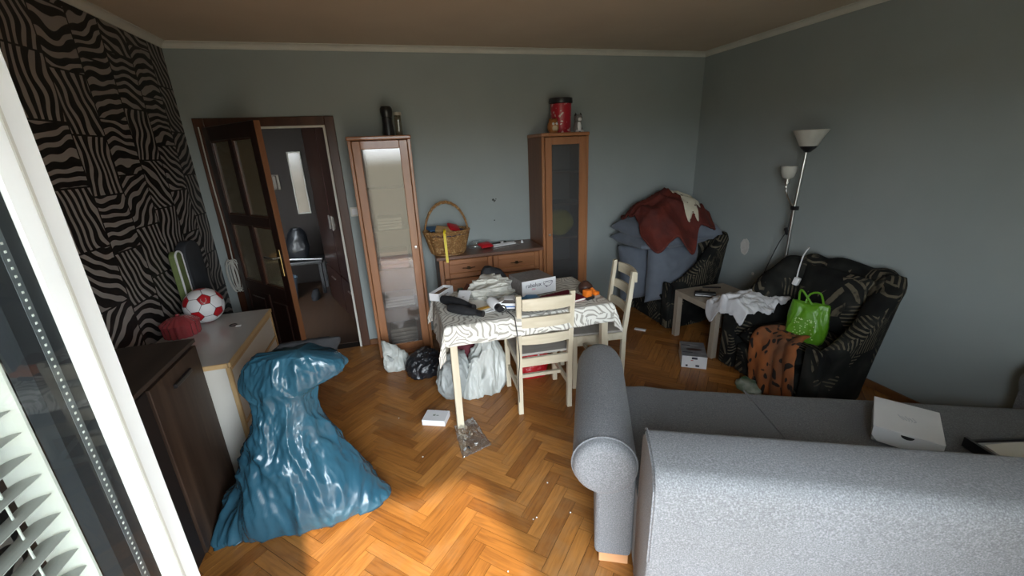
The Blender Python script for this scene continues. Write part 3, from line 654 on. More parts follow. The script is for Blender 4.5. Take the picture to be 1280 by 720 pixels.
tag(obj('plastic_tub', lathe([(0.0, 0.001), (0.11, 0.001), (0.14, 0.28), (0.15, 0.28), (0.15, 0.30), (0.135, 0.30), (0.105, 0.02), (0, 0.02)], 24, cen=(-1.46, 5.72, 0)), mat('grey_blue_plastic', (0.10, 0.14, 0.18), None, 0.4), smooth=True), 'grey blue plastic tub on the hallway floor', 'tub')
tag(obj('shoe', blob([(-1.12, 5.65, 0.003, 0.045, 0.12), (-1.12, 5.65, 0.05, 0.045, 0.12), (-1.12, 5.69, 0.09, 0.035, 0.06), (-1.12, 5.70, 0.11, 0.03, 0.04)], 12, 20, 0.004, 9, 2), BLACKF, smooth=True), 'black shoe on the hallway floor by the wardrobe', 'shoe')
ic = thing('intercom', 'small intercom handset on the dark hallway wall', 'intercom', (-1.50, 6.50, 1.45))
obj('base', box(-0.05, 0.05, -0.03, 0, -0.1, 0.1, 0.006), mat('beige_plastic', (0.22, 0.19, 0.15), None, 0.5), ic); obj('handset', box(-0.03, 0.02, -0.06, -0.03, -0.09, 0.09, 0.012), mat('brown_plastic', (0.16, 0.13, 0.10), None, 0.5), ic)

sw = thing('light_switch', 'double white wall switch between door casing and glazed cabinet', 'switch', (-0.335, YB, 1.28))
obj('plate', box(-0.036, 0.036, -0.010, 0, -0.04, 0.04, 0.004), WHITEL, sw); obj('rocker', box(-0.022, 0.022, -0.014, -0.010, -0.026, 0.026, 0.002), CARD, sw)
# cable down the casing and coil hanging by the door
pts = spline([(-1.35, YB - 0.028, 2.0), (-1.352, YB - 0.03, 1.6), (-1.345, YB - 0.03, 1.2), (-1.35, YB - 0.032, 0.95)], 8)
cc = thing('wall_cable', 'white cable down the door casing ending in a hanging coil', 'cable', (0, 0, 0))
obj('cable_run', tube(pts, 0.005, 6), CABLE, cc, smooth=True)
for k in range(9):
    ph = k * 0.35; L_ = 0.13 + 0.015 * math.sin(k * 2.1); dx = (k - 4) * 0.007
    lp = [(-1.35 + dx + 0.035 * math.sin(2 * PI * t / 20) * (0.7 + 0.4 * math.sin(k)), YB - 0.04 - 0.006 * (k % 3) - 0.01 * (1 + math.cos(2 * PI * t / 20)), 0.83 + L_ * math.cos(2 * PI * t / 20)) for t in range(20)]
    obj('cable_loop', tube(lp, 0.0045, 6, closed=True), CABLE, cc, smooth=True)

# ------------------------------------------------------------------ balcony door leaf with blind (open, at the left of the camera)
bl = thing('door_2', 'open white framed balcony door with glass and grey venetian blind', 'door', (-0.33, -0.22, 0.04)); bl['kind'] = 'structure'; del bl['category']
LW, LH, FW = 0.736, 2.03, 0.031   # local: +y along the leaf, x=0 the outer face, -x the room-side face
bm = bmesh.new()
def ring_yz(y0, y1, z0, z1, w, x0, x1, bev, bm):
    box(x0, x1, y0, y0 + w, z0, z1, bev, 1, bm); box(x0, x1, y1 - w, y1, z0, z1, bev, 1, bm)
    box(x0, x1, y0 + w, y1 - w, z0, z0 + w, bev, 1, bm); box(x0, x1, y0 + w, y1 - w, z1 - w, z1, bev, 1, bm); return bm
obj('sash', ring_yz(0, LW, 0, LH, FW, -0.056, 0, 0.004, bm), WHITEP, bl)
obj('sash_lip', ring_yz(-0.004, LW + 0.058, -0.018, LH + 0.018, 0.07, -0.062, -0.016, 0.003, bmesh.new()), WHITEP, bl)
obj('seal', ring_yz(-0.001, LW + 0.026, -0.006, LH + 0.006, 0.004, -0.017, -0.0145, 0.0, bmesh.new()), CORN, bl)
obj('gasket', ring_yz(FW, LW - FW, FW, LH - FW, 0.046, -0.018, -0.0018, 0.0, bmesh.new()), GASK, bl)
spb = obj('spacer', ring_yz(FW + 0.016, LW - FW - 0.016, FW + 0.016, LH - FW - 0.016, 0.010, -0.012, -0.0014, 0.0, bmesh.new()), SPACER, bl)
bm = bmesh.new()
for k in range(int((LH - 2 * FW) / 0.0075)):
    z = FW + 0.02 + k * 0.0075; y = LW - FW - 0.021
    if z < LH - FW - 0.02: box(-0.0015, -0.0010, y - 0.0011, y + 0.0011, z - 0.0011, z + 0.0011, bm=bm)
o = obj('spacer_perforation', bm, DOTM, spb); o['kind'] = 'stuff'
obj('glazing', box(-0.0008, -0.0003, FW, LW - FW, FW, LH - FW), PANE, bl)
RV = FW + 0.046
obj('glazing_bead', ring_yz(RV - 0.002, LW - RV + 0.002, RV - 0.002, LH - RV + 0.002, 0.003, -0.056, -0.021, 0.0, bmesh.new()), CORN, bl)
bm = bmesh.new(); n = 5
w2 = 0.0135
for i in range(n + 1):
    pass
prof = [(-w2 + 2 * w2 * i / n, 0.0016 * (1 - (2 * i / n - 1) ** 2)) for i in range(n + 1)]
prof = prof + [(a, b - 0.0006) for a, b in reversed(prof)]
smesh = mesh_of('slat', extrude_profile(prof, 'y', RV + 0.008, LW - RV - 0.006), SLATM)
blind = obj('blind_headrail', box(-0.055, -0.024, RV + 0.006, LW - RV - 0.006, LH - RV - 0.03, LH - RV - 0.003, 0.002, 1), SLATM, bl)
nslat = int((LH - 2 * RV - 0.06) / 0.0235)
for k in range(nslat):
    link('slat', smesh, bl, (-0.036, 0, RV + 0.03 + k * 0.0235), (0, math.radians(-15), 0))
for yy in (RV + 0.06, LW - RV - 0.032): obj('ladder_cord', tube([(-0.036, yy, RV + 0.02), (-0.036, yy, LH - RV - 0.03)], 0.0011, 5), CORN, bl)

# ------------------------------------------------------------------ left wall furniture
cb = thing('brown_cabinet', 'dark brown wood-grain cabinet with black handle beside the balcony door', 'cabinet', (0, 0, 0))
obj('body', box(-1.40, -1.052, 1.56, 2.235, 0.0, 0.90), WENGE, cb)
obj('top', box(-1.40, -1.03, 1.55, 2.245, 0.90, 0.92, 0.002, 1), WENGET, cb)
d1 = obj('door', box(-1.052, -1.032, 1.80, 2.24, 0.02, 0.885, 0.002, 1), WENGE, cb); obj('handle', box(-1.032, -1.018, 1.96, 2.12, 0.80, 0.82, 0.003), BLACKP, d1)
d2 = obj('door', box(-1.052, -1.040, 1.56, 1.795, 0.02, 0.885, 0.002, 1), mat('dark_strip_wood', (0.012, 0.008, 0.007), None, 0.6), cb)  # near strip of the cabinet front, much darker than the door beside it
ch = thing('white_chest', 'white chest of drawers with beech edging along the zebra wall', 'chest of drawers', (0, 0, 0))
CX0, CX1, CY0, CY1 = -1.44, -0.925, 2.262, 3.10
obj('carcass', box(CX0, CX1 - 0.02, CY0 + 0.004, CY1 - 0.004, 0.0, 0.728), WHITEL, ch)
obj('top', box(CX0, CX1 - 0.004, CY0 + 0.004, CY1, 0.728, 0.752), GREYL, ch)
obj('top_edging', box(CX1 - 0.004, CX1 + 0.008, CY0, CY1, 0.726, 0.753, 0.003, 1), BEECH, ch); obj('top_edging', box(CX0, CX1 - 0.004, CY0 - 0.006, CY0 + 0.004, 0.726, 0.753, 0.003, 1), BEECH, ch)
obj('corner_edging', box(CX1 - 0.02, CX1 + 0.002, CY0, CY0 + 0.02, 0, 0.726, 0.003, 1), BEECH, ch); obj('corner_edging', box(CX1 - 0.02, CX1 + 0.002, CY1 - 0.02, CY1, 0, 0.726, 0.003, 1), BEECH, ch)
for k in range(4):
    z0 = 0.05 + k * 0.168
    dr = obj('drawer', box(CX1 - 0.02, CX1 - 0.002, CY0 + 0.024, CY1 - 0.024, z0, z0 + 0.145, 0.002, 1), WHITEL, ch)
    obj('drawer_edging', box(CX1 - 0.018, CX1 + 0.002, CY0 + 0.024, CY1 - 0.024, z0 + 0.146, z0 + 0.164, 0.004, 1), BEECH, dr)
# football: spherical truncated icosahedron colouring built as panels
def football(cen, R):
    t = thing('football', 'white football with red pentagons and small crest on the white chest', 'ball', cen)
    ph = (1 + 5 ** 0.5) / 2
    V = [Vector(v).normalized() for v in [(s1 * 0, s2 * 1, s3 * ph) for s1 in (1,) for s2 in (1, -1) for s3 in (1, -1)] + [(s2 * 1, s3 * ph, 0) for s2 in (1, -1) for s3 in (1, -1)] + [(s3 * ph, 0, s2 * 1) for s2 in (1, -1) for s3 in (1, -1)]]
    Rm = Matrix.Rotation(0.5, 3, 'Z') @ Matrix.Rotation(0.42, 3, 'X')
    V = [Rm @ v for v in V]; ed = 1.06
    nb = {i: [j for j in range(12) if j != i and (V[i] - V[j]).length < ed] for i in range(12)}
    b = bmesh.new(); bmesh.ops.create_uvsphere(b, u_segments=32, v_segments=20, radius=R * 0.985); obj('bladder', b, BLACKP, t, smooth=True)
    def panel(corners, m, nm):
        c = sum(corners, Vector()) / len(corners); b = bmesh.new(); n = len(corners); rings = []
        for s in (0.02, 0.35, 0.65, 0.88, 0.965):
            ring = []
            for i in range(n):
                for k in range(4):
                    p = corners[i].lerp(corners[(i + 1) % n], k / 4); q = (c.lerp(p, s)).normalized() * R * (1.0 if s < 0.95 else 0.992); ring.append(b.verts.new(q))
            rings.append(ring)
        for A, B in zip(rings, rings[1:]):
            for k in range(len(A)): b.faces.new((A[k], A[(k + 1) % len(A)], B[(k + 1) % len(A)], B[k]))
        b.faces.new(rings[0]); return obj(nm, b, m, t, smooth=True, angle=180)
    def order(pts, ax):
        a = ax.orthogonal().normalized(); bb = ax.cross(a); return sorted(pts, key=lambda p: math.atan2(p.dot(bb), p.dot(a)))
    for i in range(12): panel(order([V[i].lerp(V[j], 1 / 3) for j in nb[i]], V[i]), REDM, 'pentagon')
    for i in range(12):
        for j in nb[i]:
            for k in nb[j]:
                if i < j < k and k in nb[i]:
                    c = (V[i] + V[j] + V[k]).normalized(); P = [V[a].lerp(V[b_], 1 / 3) for a, b_ in ((i, j), (j, i), (j, k), (k, j), (k, i), (i, k))]
                    panel(order(P, c), CARD, 'hexagon')
    # crest facing the camera
    d = (cam.location - Vector(cen)).normalized(); d = (d + Vector((0.05, 0.0, 0.30))).normalized()
    a = Vector((0, 0, 1)).cross(d).normalized(); u = d.cross(a)
    sh = [(-0.016, 0.016), (0.016, 0.016), (0.016, -0.002), (0, -0.02), (-0.016, -0.002)]
    b = bmesh.new(); b.faces.new([b.verts.new((d + (a * p[0] + u * p[1]) / R).normalized() * R * 1.006) for p in sh])
    obj('crest', b, mat('grey_crest', (0.35, 0.28, 0.28), None, 0.5), t)
football((-1.262, 2.985, 0.752 + 0.113), 0.113)
bw = thing('candy_bowl', 'lidded ribbed rose-red glass bowl on the white chest', 'bowl', (-1.335, 2.80, 0.752))
def ribbed(prof, seg, amp):
    b = lathe(prof, seg)
    for v in b.verts:
        r = math.hypot(v.co.x, v.co.y)
        if r > 0.02:
            a = math.atan2(v.co.y, v.co.x); k = 1 + amp * math.cos(a * 18); v.co.x *= k; v.co.y *= k
    return b
obj('bowl', ribbed([(0.0, 0.0), (0.088, 0.0), (0.092, 0.006), (0.094, 0.07), (0.098, 0.078), (0.088, 0.076), (0.084, 0.014), (0, 0.012)], 144, 0.045), ROSEG, bw, smooth=True)
ld = obj('lid', ribbed([(0.0, 0.124), (0.02, 0.120), (0.055, 0.110), (0.094, 0.086), (0.098, 0.079), (0.088, 0.079), (0.05, 0.10), (0.0, 0.114)], 144, 0.045), ROSEG, bw, smooth=True); obj('knob', lathe([(0, 0.122), (0.010, 0.123), (0.012, 0.132), (0, 0.136)], 16), ROSEG, ld, smooth=True)
kr = thing('key_ring', 'small key ring with white tag lying on the white chest', 'key ring', (-1.075, 2.84, 0.752))
obj('ring', tube([(0.02 * math.cos(a), 0.02 * math.sin(a), 0.004) for a in [i * PI / 10 for i in range(20)]], 0.003, 6, closed=True), BLACKP, kr, smooth=True)
obj('tag', box(0.02, 0.05, -0.03, -0.012, 0.0, 0.005, 0.002), CARD, kr)
# boards standing behind the chest
def rounded_board(name, label, cat, y0, y1, z1, x0, x1, m, mp, tilt):
    t = thing(name, label, cat, (0, 0, 0)); r = (y1 - y0) / 2 * 0.95; cy = (y0 + y1) / 2; hw = (y1 - y0) / 2
    pr = [(y0, 0.0), (y1, 0.0)] + [(cy + hw * math.cos(a), z1 - r * 0.8 + 0.8 * r * math.sin(a)) for a in [i * PI / 14 for i in range(15)]]
    b = extrude_profile(pr, 'x', x0, x1, 0.006); rot_at(b, tilt, 'X', (0, cy, 0)); obj('board', b, m, t, smooth=True)
    if mp:
        b = tube([((x1 + 0.0), p[0], p[1]) for p in pr[1:]] + [(x1, y0, 0.0)], 0.006, 8); rot_at(b, tilt, 'X', (0, cy, 0)); obj('piping', b, mp, t, smooth=True)
rounded_board('padded_case', 'tall charcoal padded case with rounded top behind the football', 'case', 3.20, 3.44, 1.24, -1.435, -1.375, DGREY, None, 0.0)
rounded_board('ironing_board', 'upright green covered board with white edge against the zebra wall', 'ironing board', 3.112, 3.20, 1.20, -1.435, -1.395, GREENB, CARD, 0.0)

# blue bin bag
bm = blob([(-0.615, 1.95, 0.002, 0.385, 0.15), (-0.615, 1.95, 0.03, 0.40, 0.175), (-0.64, 1.95, 0.16, 0.325, 0.20), (-0.635, 1.955, 0.32, 0.235, 0.18), (-0.635, 1.96, 0.48, 0.170, 0.15),
           (-0.63, 1.965, 0.60, 0.138, 0.125), (-0.61, 1.965, 0.69, 0.135, 0.115), (-0.57, 1.96, 0.755, 0.19, 0.125), (-0.54, 1.955, 0.82, 0.210, 0.12), (-0.525, 1.95, 0.875, 0.20, 0.105), (-0.515, 1.95, 0.905, 0.175, 0.085)], 200, 240, 0.034, 5.5, 3, 2.0, pleats=0, rg=(6.5, 6.5, 2.6), ztop=0.94)
for v in bm.verts:   # tips of the bottom seam, sideways flop of the open end
    p = v.co
    if p.z < 0.10:
        k = (0.10 - p.z) / 0.10
        if p.x < -0.9: p.y -= 0.10 * k * min(1, (-0.9 - p.x) / 0.12)
        if p.x > -0.36: p.y -= 0.02 * k
    if p.z > 0.72:
        k = (p.z - 0.72) / 0.18
        if p.x > -0.46: p.z -= 0.55 * (p.x + 0.46) * k
bb_ = thing('bin_bag', 'large glossy blue plastic bin bag slumped on the parquet', 'bag', (0, 0, 0))
obj('sack', bm, BLUEBAG, bb_, smooth=True, angle=180)
obj('inner_fold', blob([(-0.50, 2.03, 0.84, 0.14, 0.018), (-0.49, 2.03, 0.875, 0.15, 0.018), (-0.47, 2.03, 0.905, 0.13, 0.014), (-0.46, 2.03, 0.912, 0.08, 0.006)], 16, 40, 0.010, 8, 3, rg=(12, 12, 6)), BLACKF, bb_, smooth=True, angle=180)

# ------------------------------------------------------------------ glazed cabinets
def glazed_cabinet(label, x0, x1, yf, H_, glass, shelves, knob_side, lining):
    t = thing('display_cabinet', label, 'cabinet', (x0, yf, 0)); w = x1 - x0; d = YB - 0.012 - yf
    obj('side_panel', box(0, 0.02, 0.02, d, 0, H_ - 0.03, 0.002, 1), CHERRYD, t); obj('side_panel', box(w - 0.02, w, 0.02, d, 0, H_ - 0.03, 0.002, 1), CHERRYD, t)
    obj('back_panel', box(0.02, w - 0.02, d - 0.008, d, 0.06, H_ - 0.03), lining, t)
    obj('top', box(-0.006, w + 0.006, -0.006, d, H_ - 0.03, H_, 0.008, 2), CHERRYX, t); obj('plinth', box(0.02, w - 0.02, 0.03, d - 0.01, 0, 0.06), CHERRYX, t); obj('bottom', box(0.02, w - 0.02, 0.022, d - 0.01, 0.06, 0.08), CHERRYX, t)
    obj('face_stile', box(0, 0.026, 0.0, 0.02, 0.0, H_ - 0.03, 0.004, 1), CHERRY, t); obj('face_stile', box(w - 0.026, w, 0.0, 0.02, 0.0, H_ - 0.03, 0.004, 1), CHERRY, t)
    dr = obj('door', frame4(0.029, w - 0.029, 0.055, H_ - 0.035, 0.062, -0.006, 0.016, 0.004), CHERRY, t)
    obj('pane', box(0.088, w - 0.088, 0.004, 0.008, 0.112, H_ - 0.092), glass, dr)
    kx = w - 0.055 if knob_side > 0 else 0.055
    kb = lathe([(0.006, 0), (0.006, 0.012), (0.012, 0.018), (0.010, 0.026), (0, 0.028)], 14); xf(kb, Matrix.Translation((kx, -0.006, 0.99)) @ Matrix.Rotation(PI / 2, 4, 'X')); obj('knob', kb, SILVER, dr, smooth=True)
    for z in shelves: obj('shelf', box(0.02, w - 0.02, 0.03, d - 0.01, z, z + 0.018), PALEIN, t)
    return t
LC = glazed_cabinet('tall cherry cabinet with clear reflecting glass door beside the doorway', -0.283, 0.192, 3.58, 1.885, CABGLASS, (0.42, 0.78, 1.12, 1.46), 1, PALEIN)
RC = glazed_cabinet('tall cherry cabinet with smoked glass door at the right of the sideboard', 1.275, 1.715, 3.53, 1.862, FROST, (0.62, 0.93, 1.24, 1.52), -1, mat('dark_lining', (0.20, 0.175, 0.155), None, 0.7))
tag(obj('plush_toy', blob([(1.50, 3.72, 0.952, 0.06, 0.08), (1.50, 3.72, 1.02, 0.13, 0.1), (1.50, 3.72, 1.10, 0.13, 0.09), (1.52, 3.72, 1.17, 0.06, 0.05)], 16, 28, 0.01, 8, 4, zmin=0.951), YPLUSH, smooth=True), 'yellow plush toy behind the smoked glass door', 'toy')
tag(obj('blue_pot', lathe([(0, 0), (0.05, 0), (0.075, 0.06), (0.08, 0.13), (0.07, 0.135), (0.06, 0.06), (0, 0.02)], 24, cen=(1.50, 3.70, 0.081)), BLUEM, smooth=True), 'blue pot at the bottom of the smoked glass cabinet', 'pot')
for k, (z, col, w_) in enumerate(((1.139, CREAMCL, 0.10), (0.799, mat('pink_linen', (0.46, 0.24, 0.19), None, 0.8), 0.12), (0.439, WHITECL, 0.13), (0.081, GREYBAG, 0.12))):
    lab = ['cream folded linen', 'pink folded linen', 'white folded linen', 'grey folded bag'][k]; pos = ['on the upper shelf', 'on the middle shelf', 'on the lower shelf', 'at the bottom'][k]
    b = bmesh.new(); hgt = 0.10 + 0.05 * (k % 2)
    for q in range(4): box(-0.05 - w_, -0.05 + w_, 3.66, 3.85, z + q * hgt / 4, z + (q + 0.92) * hgt / 4, 0.010, 2, b)
    tag(obj('folded_linen', b, col, smooth=True), lab + ' ' + pos + ' of the clear glass cabinet', 'linen')

# on top of the cabinets
bt = thing('black_flask', 'black bottle with slanted cap on top of the clear glass cabinet', 'bottle', (0.035, 3.74, 1.886))
obj('body', lathe([(0, 0), (0.047, 0), (0.047, 0.004), (0.040, 0.10), (0.040, 0.14), (0, 0.142)], 24), BLACKP, bt, smooth=True)
b = lathe([(0, 0.142), (0.040, 0.142), (0.048, 0.18), (0.048, 0.205), (0.038, 0.222), (0, 0.226)], 24); obj('cap', b, BLACKP, bt, smooth=True)
gb = thing('glass_jar', 'slim clear glass bottle with pale cap on top of the left cabinet', 'bottle', (0.118, 3.74, 1.886))
obj('body', lathe([(0, 0), (0.026, 0), (0.030, 0.01), (0.027, 0.155), (0.022, 0.155), (0.022, 0.012), (0, 0.01)], 20), BOTG, gb, smooth=True); obj('cap', lathe([(0, 0.155), (0.031, 0.155), (0.031, 0.178), (0, 0.18)], 20), mat('pale_cap', (0.42, 0.40, 0.34), None, 0.5), gb, smooth=True)
jr = thing('treat_jar', 'red printed jar with black lid on top of the smoked glass cabinet', 'jar', (1.545, 3.76, 1.863))
obj('body', lathe([(0, 0), (0.085, 0), (0.09, 0.01), (0.094, 0.245), (0, 0.25)], 28), JARP, jr, smooth=True); obj('lid', lathe([(0, 0.25), (0.105, 0.25), (0.108, 0.262), (0.104, 0.29), (0, 0.294)], 28), BLACKP, jr, smooth=True)
ow = thing('owl_figurine', 'ginger round owl figurine in front of the red jar', 'figurine', (1.432, 3.66, 1.863))
obj('body', lathe([(0, 0), (0.035, 0.002), (0.052, 0.035), (0.050, 0.07), (0.035, 0.10), (0.014, 0.118), (0, 0.12)], 20), FURO, ow, smooth=True)
for s in (-1, 1):
    obj('ear', lathe([(0.014, 0), (0.010, 0.015), (0, 0.03)], 10, cen=(s * 0.028, 0, 0.098)), FURO, ow, smooth=True); b = lathe([(0, 0), (0.012, 0.001), (0.010, 0.006), (0, 0.007)], 12); xf(b, Matrix.Translation((s * 0.016, -0.044, 0.075)) @ Matrix.Rotation(PI / 2, 4, 'X')); obj('eye', b, CARD, ow, smooth=True)
obj('belly', blob([(0, -0.043, 0.02, 0.02, 0.008), (0, -0.046, 0.04, 0.026, 0.01), (0, -0.043, 0.06, 0.018, 0.008)], 10, 16, 0, 5, 1), mat('pale_belly', (0.62, 0.48, 0.32), None, 0.5), ow, smooth=True)
dg = thing('dog_figurine', 'grey and white sitting dog figurine beside the red jar', 'figurine', (1.668, 3.66, 1.863))
obj('body', blob([(0, 0, 0.0, 0.042, 0.035), (0, 0, 0.03, 0.042, 0.036), (0, 0.004, 0.07, 0.030, 0.028), (0, 0, 0.095, 0.026, 0.025)], 14, 20, 0.002, 9, 2), FURG, dg, smooth=True)
hd = obj('head', blob([(0, -0.008, 0.085, 0.02, 0.022), (0, -0.010, 0.11, 0.036, 0.032), (0, -0.008, 0.135, 0.03, 0.028), (0, -0.006, 0.148, 0.012, 0.012)], 14, 20, 0, 9, 2), FURG, dg, smooth=True)
obj('muzzle', blob([(0, -0.04, 0.095, 0.012, 0.01), (0, -0.042, 0.107, 0.016, 0.014), (0, -0.038, 0.12, 0.01, 0.01)], 8, 14, 0, 9, 2), CARD, hd, smooth=True)
obj('chest_patch', blob([(0, -0.030, 0.01, 0.016, 0.010), (0, -0.032, 0.05, 0.018, 0.012), (0, -0.024, 0.085, 0.012, 0.01)], 10, 14, 0, 9, 2), CARD, dg, smooth=True)
for s in (-1, 1):
    obj('ear', lathe([(0.012, 0), (0.009, 0.015), (0, 0.03)], 8, cen=(s * 0.024, -0.002, 0.135)), BLACKP, hd, smooth=True); obj('paw', blob([(s * 0.024, -0.038, 0, 0.013, 0.016), (s * 0.024, -0.038, 0.012, 0.012, 0.014), (s * 0.024, -0.036, 0.02, 0.005, 0.006)], 8, 12, 0, 9, 2), CARD, dg, smooth=True)

# ------------------------------------------------------------------ sideboard
SB = thing('sideboard', 'low cherry sideboard with two drawers between the tall cabinets', 'sideboard', (0, 0, 0))
SX0, SX1, SY, SZ = 0.315, 1.265, 3.525, 0.885
obj('body', box(SX0, SX1, SY + 0.02, YB - 0.02, 0.0, SZ - 0.028), CHERRYD, SB)
obj('top', box(SX0 - 0.022, SX1 + 0.004, SY - 0.02, YB - 0.02, SZ - 0.028, SZ, 0.006), TOPW, SB)
obj('face_stile', box(SX0, SX0 + 0.035, SY, SY + 0.022, 0, SZ - 0.028, 0.004, 1), CHERRY, SB); obj('face_stile', box(SX1 - 0.035, SX1, SY, SY + 0.022, 0, SZ - 0.028, 0.004, 1), CHERRY, SB)
mid = (SX0 + SX1) / 2
for k, (a, b_) in enumerate(((SX0 + 0.038, mid - 0.003), (mid + 0.003, SX1 - 0.038))):
    for z0, z1, nm in ((0.685, 0.85, 'drawer'), (0.06, 0.675, 'door')):
        dr = obj(nm, frame4(a, b_, z0, z1, 0.045, SY - 0.006, SY + 0.016, 0.005), CHERRYX, SB)
        obj('panel', box(a + 0.043, b_ - 0.043, SY + 0.002, SY + 0.012, z0 + 0.043, z1 - 0.043, 0.004, 1), CHERRYX, dr)
        cx, cz = (a + b_) / 2, (z0 + z1) / 2
        if nm == 'drawer':
            bm = bmesh.new(); tube(spline([(cx - 0.055, SY - 0.004, cz), (cx - 0.03, SY - 0.014, cz + 0.002), (cx, SY - 0.018, cz - 0.004), (cx + 0.03, SY - 0.014, cz + 0.002), (cx + 0.055, SY - 0.004, cz)], 5), 0.004, 7, bm); box(cx - 0.014, cx + 0.014, SY - 0.016, SY + 0.004, cz - 0.012, cz + 0.012, 0.004, 1, bm); obj('handle', bm, BRONZE, dr, smooth=True)
        else:
            s = b_ - 0.02 if k == 0 else a + 0.02; bm = lathe([(0.005, 0), (0.005, 0.01), (0.011, 0.018), (0, 0.026)], 12); xf(bm, Matrix.Translation((s, SY - 0.006, 0.42)) @ Matrix.Rotation(PI / 2, 4, 'X')); obj('knob', bm, BRONZE, dr, smooth=True)
# wicker basket
bk = thing('wicker_basket', 'woven wicker basket with tall arched handle on the sideboard', 'basket', (0.425, 3.70, SZ))
n = 26; bm = bmesh.new(); prof = [(0.135, 0.155), (0.005, 0.0)]
for i in range(n):
    a = 2 * PI * i / n
    tube([(math.cos(a) * (0.15 + 0.047 * t), math.sin(a) * (0.115 + 0.037 * t), 0.005 + 0.19 * t) for t in (0, 0.33, 0.66, 1)], 0.004, 5, bm)
obj('stakes', bm, WICK, bk, smooth=True)
for lv in range(13):
    t = (lv + 0.5) / 13; pts = []
    for i in range(n * 2):
        a = 2 * PI * i / (n * 2); wv = 0.005 * (1 if (i + lv * 2 + (lv % 2) * 2) % 4 < 2 else -1)
        pts.append(((0.15 + 0.047 * t + wv) * math.cos(a), (0.115 + 0.037 * t + wv) * math.sin(a), 0.010 + 0.17 * t + 0.002 * math.sin(a * 5)))
    obj('weave', tube(pts, 0.0068, 6, closed=True), WICK, bk, smooth=True)
for k in range(2): obj('rim', tube([((0.197 + 0.006 * math.sin(a * 14 + k * PI)) * math.cos(a), (0.152 + 0.006 * math.sin(a * 14 + k * PI)) * math.sin(a), 0.197 + 0.006 * math.cos(a * 14 + k * PI)) for a in [i * 2 * PI / 90 for i in range(90)]], 0.0085, 6, closed=True), WICK, bk, smooth=True)
obj('base', lathe([(0, 0), (0.148, 0), (0.148, 0.008), (0, 0.008)], 24), WICK, bk); bk.children[-1].scale = (1, 0.76, 1)
for k in range(3): obj('handle', tube([(-0.19 * math.cos(a) + 0.0, 0.012 * math.sin(a * 9 + k * 2.1), 0.16 + 0.285 * math.sin(a) + 0.008 * math.cos(a * 9 + k * 2.1)) for a in [i * PI / 40 for i in range(41)]], 0.0075, 6), WICK, bk, smooth=True)
def put(b, loc, rot): return xf(b, Matrix.Translation(loc) @ Matrix.Rotation(rot[2], 4, 'Z') @ Matrix.Rotation(rot[1], 4, 'Y') @ Matrix.Rotation(rot[0], 4, 'X'))
tag(obj('wallet', put(box(-0.05, 0.05, -0.045, 0.045, -0.012, 0.012, 0.006), (0.485, 3.665, SZ + 0.225), (0.5, 0.3, 0.4)), REDM, smooth=True), 'red wallet lying in the wicker basket', 'wallet')
tag(obj('leather_pouch', put(box(-0.075, 0.075, -0.04, 0.04, -0.014, 0.014, 0.008), (0.40, 3.655, SZ + 0.212), (0.45, 0.15, -0.3)), TANM, smooth=True), 'tan leather pouch lying in the wicker basket', 'pouch')
tag(obj('blue_folder', put(box(-0.08, 0.08, -0.05, 0.05, -0.006, 0.006, 0.002), (0.33, 3.73, SZ + 0.215), (0.25, 0.1, 0.5)), mat('blue_card', (0.03, 0.10, 0.22), None, 0.5)), 'blue folder at the left inside the wicker basket', 'folder')
tag(obj('navy_cloth', blob([(0.44, 3.71, SZ + 0.03, 0.10, 0.07), (0.44, 3.71, SZ + 0.12, 0.15, 0.11), (0.44, 3.71, SZ + 0.185, 0.14, 0.10), (0.45, 3.72, SZ + 0.20, 0.05, 0.05)], 14, 28, 0.012, 10, 5, zmin=SZ + 0.02), NAVY, smooth=True), 'navy cloth filling the wicker basket', 'cloth')
tp = spline([(0.40, 3.62, SZ + 0.225), (0.392, 3.565, SZ + 0.222), (0.385, 3.53, SZ + 0.18), (0.385, 3.508, SZ + 0.05), (0.385, 3.498, SZ - 0.02), (0.385, 3.494, SZ - 0.045)], 6)
bm = bmesh.new(); A = []
for p in tp: A.append([bm.verts.new(p + Vector((s * 0.011, 0, 0))) for s in (-1, 1)])
for q, r_ in zip(A, A[1:]): bm.faces.new((q[0], q[1], r_[1], r_[0]))
thicken(bm, 0.0015)
tag(obj('tape_measure', bm, YELLOWM), 'yellow tape hanging out over the basket rim', 'tape')
# small things on the sideboard
tag(obj('plastic_packet', blob([(0.70, 3.80, SZ, 0.07, 0.06), (0.70, 3.80, SZ + 0.02, 0.075, 0.065), (0.70, 3.80, SZ + 0.05, 0.03, 0.03)], 12, 28, 0.014, 16, 8, zmin=SZ + 0.001), CLEARF, smooth=True), 'crumpled clear plastic packet beside the wicker basket', 'packet')
tag(obj('red_pouch', put(pillow(0.13, 0.10, 0.04, 10, 0.006, 3), (0.775, 3.72, SZ + 0.024), (0.25, 0, 0.3)), REDM, smooth=True), 'small red pouch lying on the sideboard', 'pouch')
b = extrude_profile([(-0.15, -0.07), (0.14, -0.05), (0.15, 0.06), (-0.12, 0.08)], 'z', SZ + 0.0005, SZ + 0.004); xf(b, Matrix.Translation((0.95, 3.72, 0)) @ Matrix.Rotation(0.25, 4, 'Z'))
tag(obj('leaflet', b, PLATEG), 'grey printed leaflet lying on the sideboard top', 'leaflet')
for k, (a, lab) in enumerate(((0.30, 'front white plastic kitchen tong arm on the leaflet'), (0.14, 'rear white plastic kitchen tong arm on the leaflet'))):
    b = tube([(0.84, 3.67 + 0.07 * k, SZ + 0.012), (0.95, 3.68 + 0.06 * k + 0.02, SZ + 0.014), (1.07, 3.735 + 0.05 * k, SZ + 0.012)], 0.007, 8)
    tag(obj('utensil', b, CARD, smooth=True), lab.replace('kitchen tong arm', 'utensil'), 'utensil')
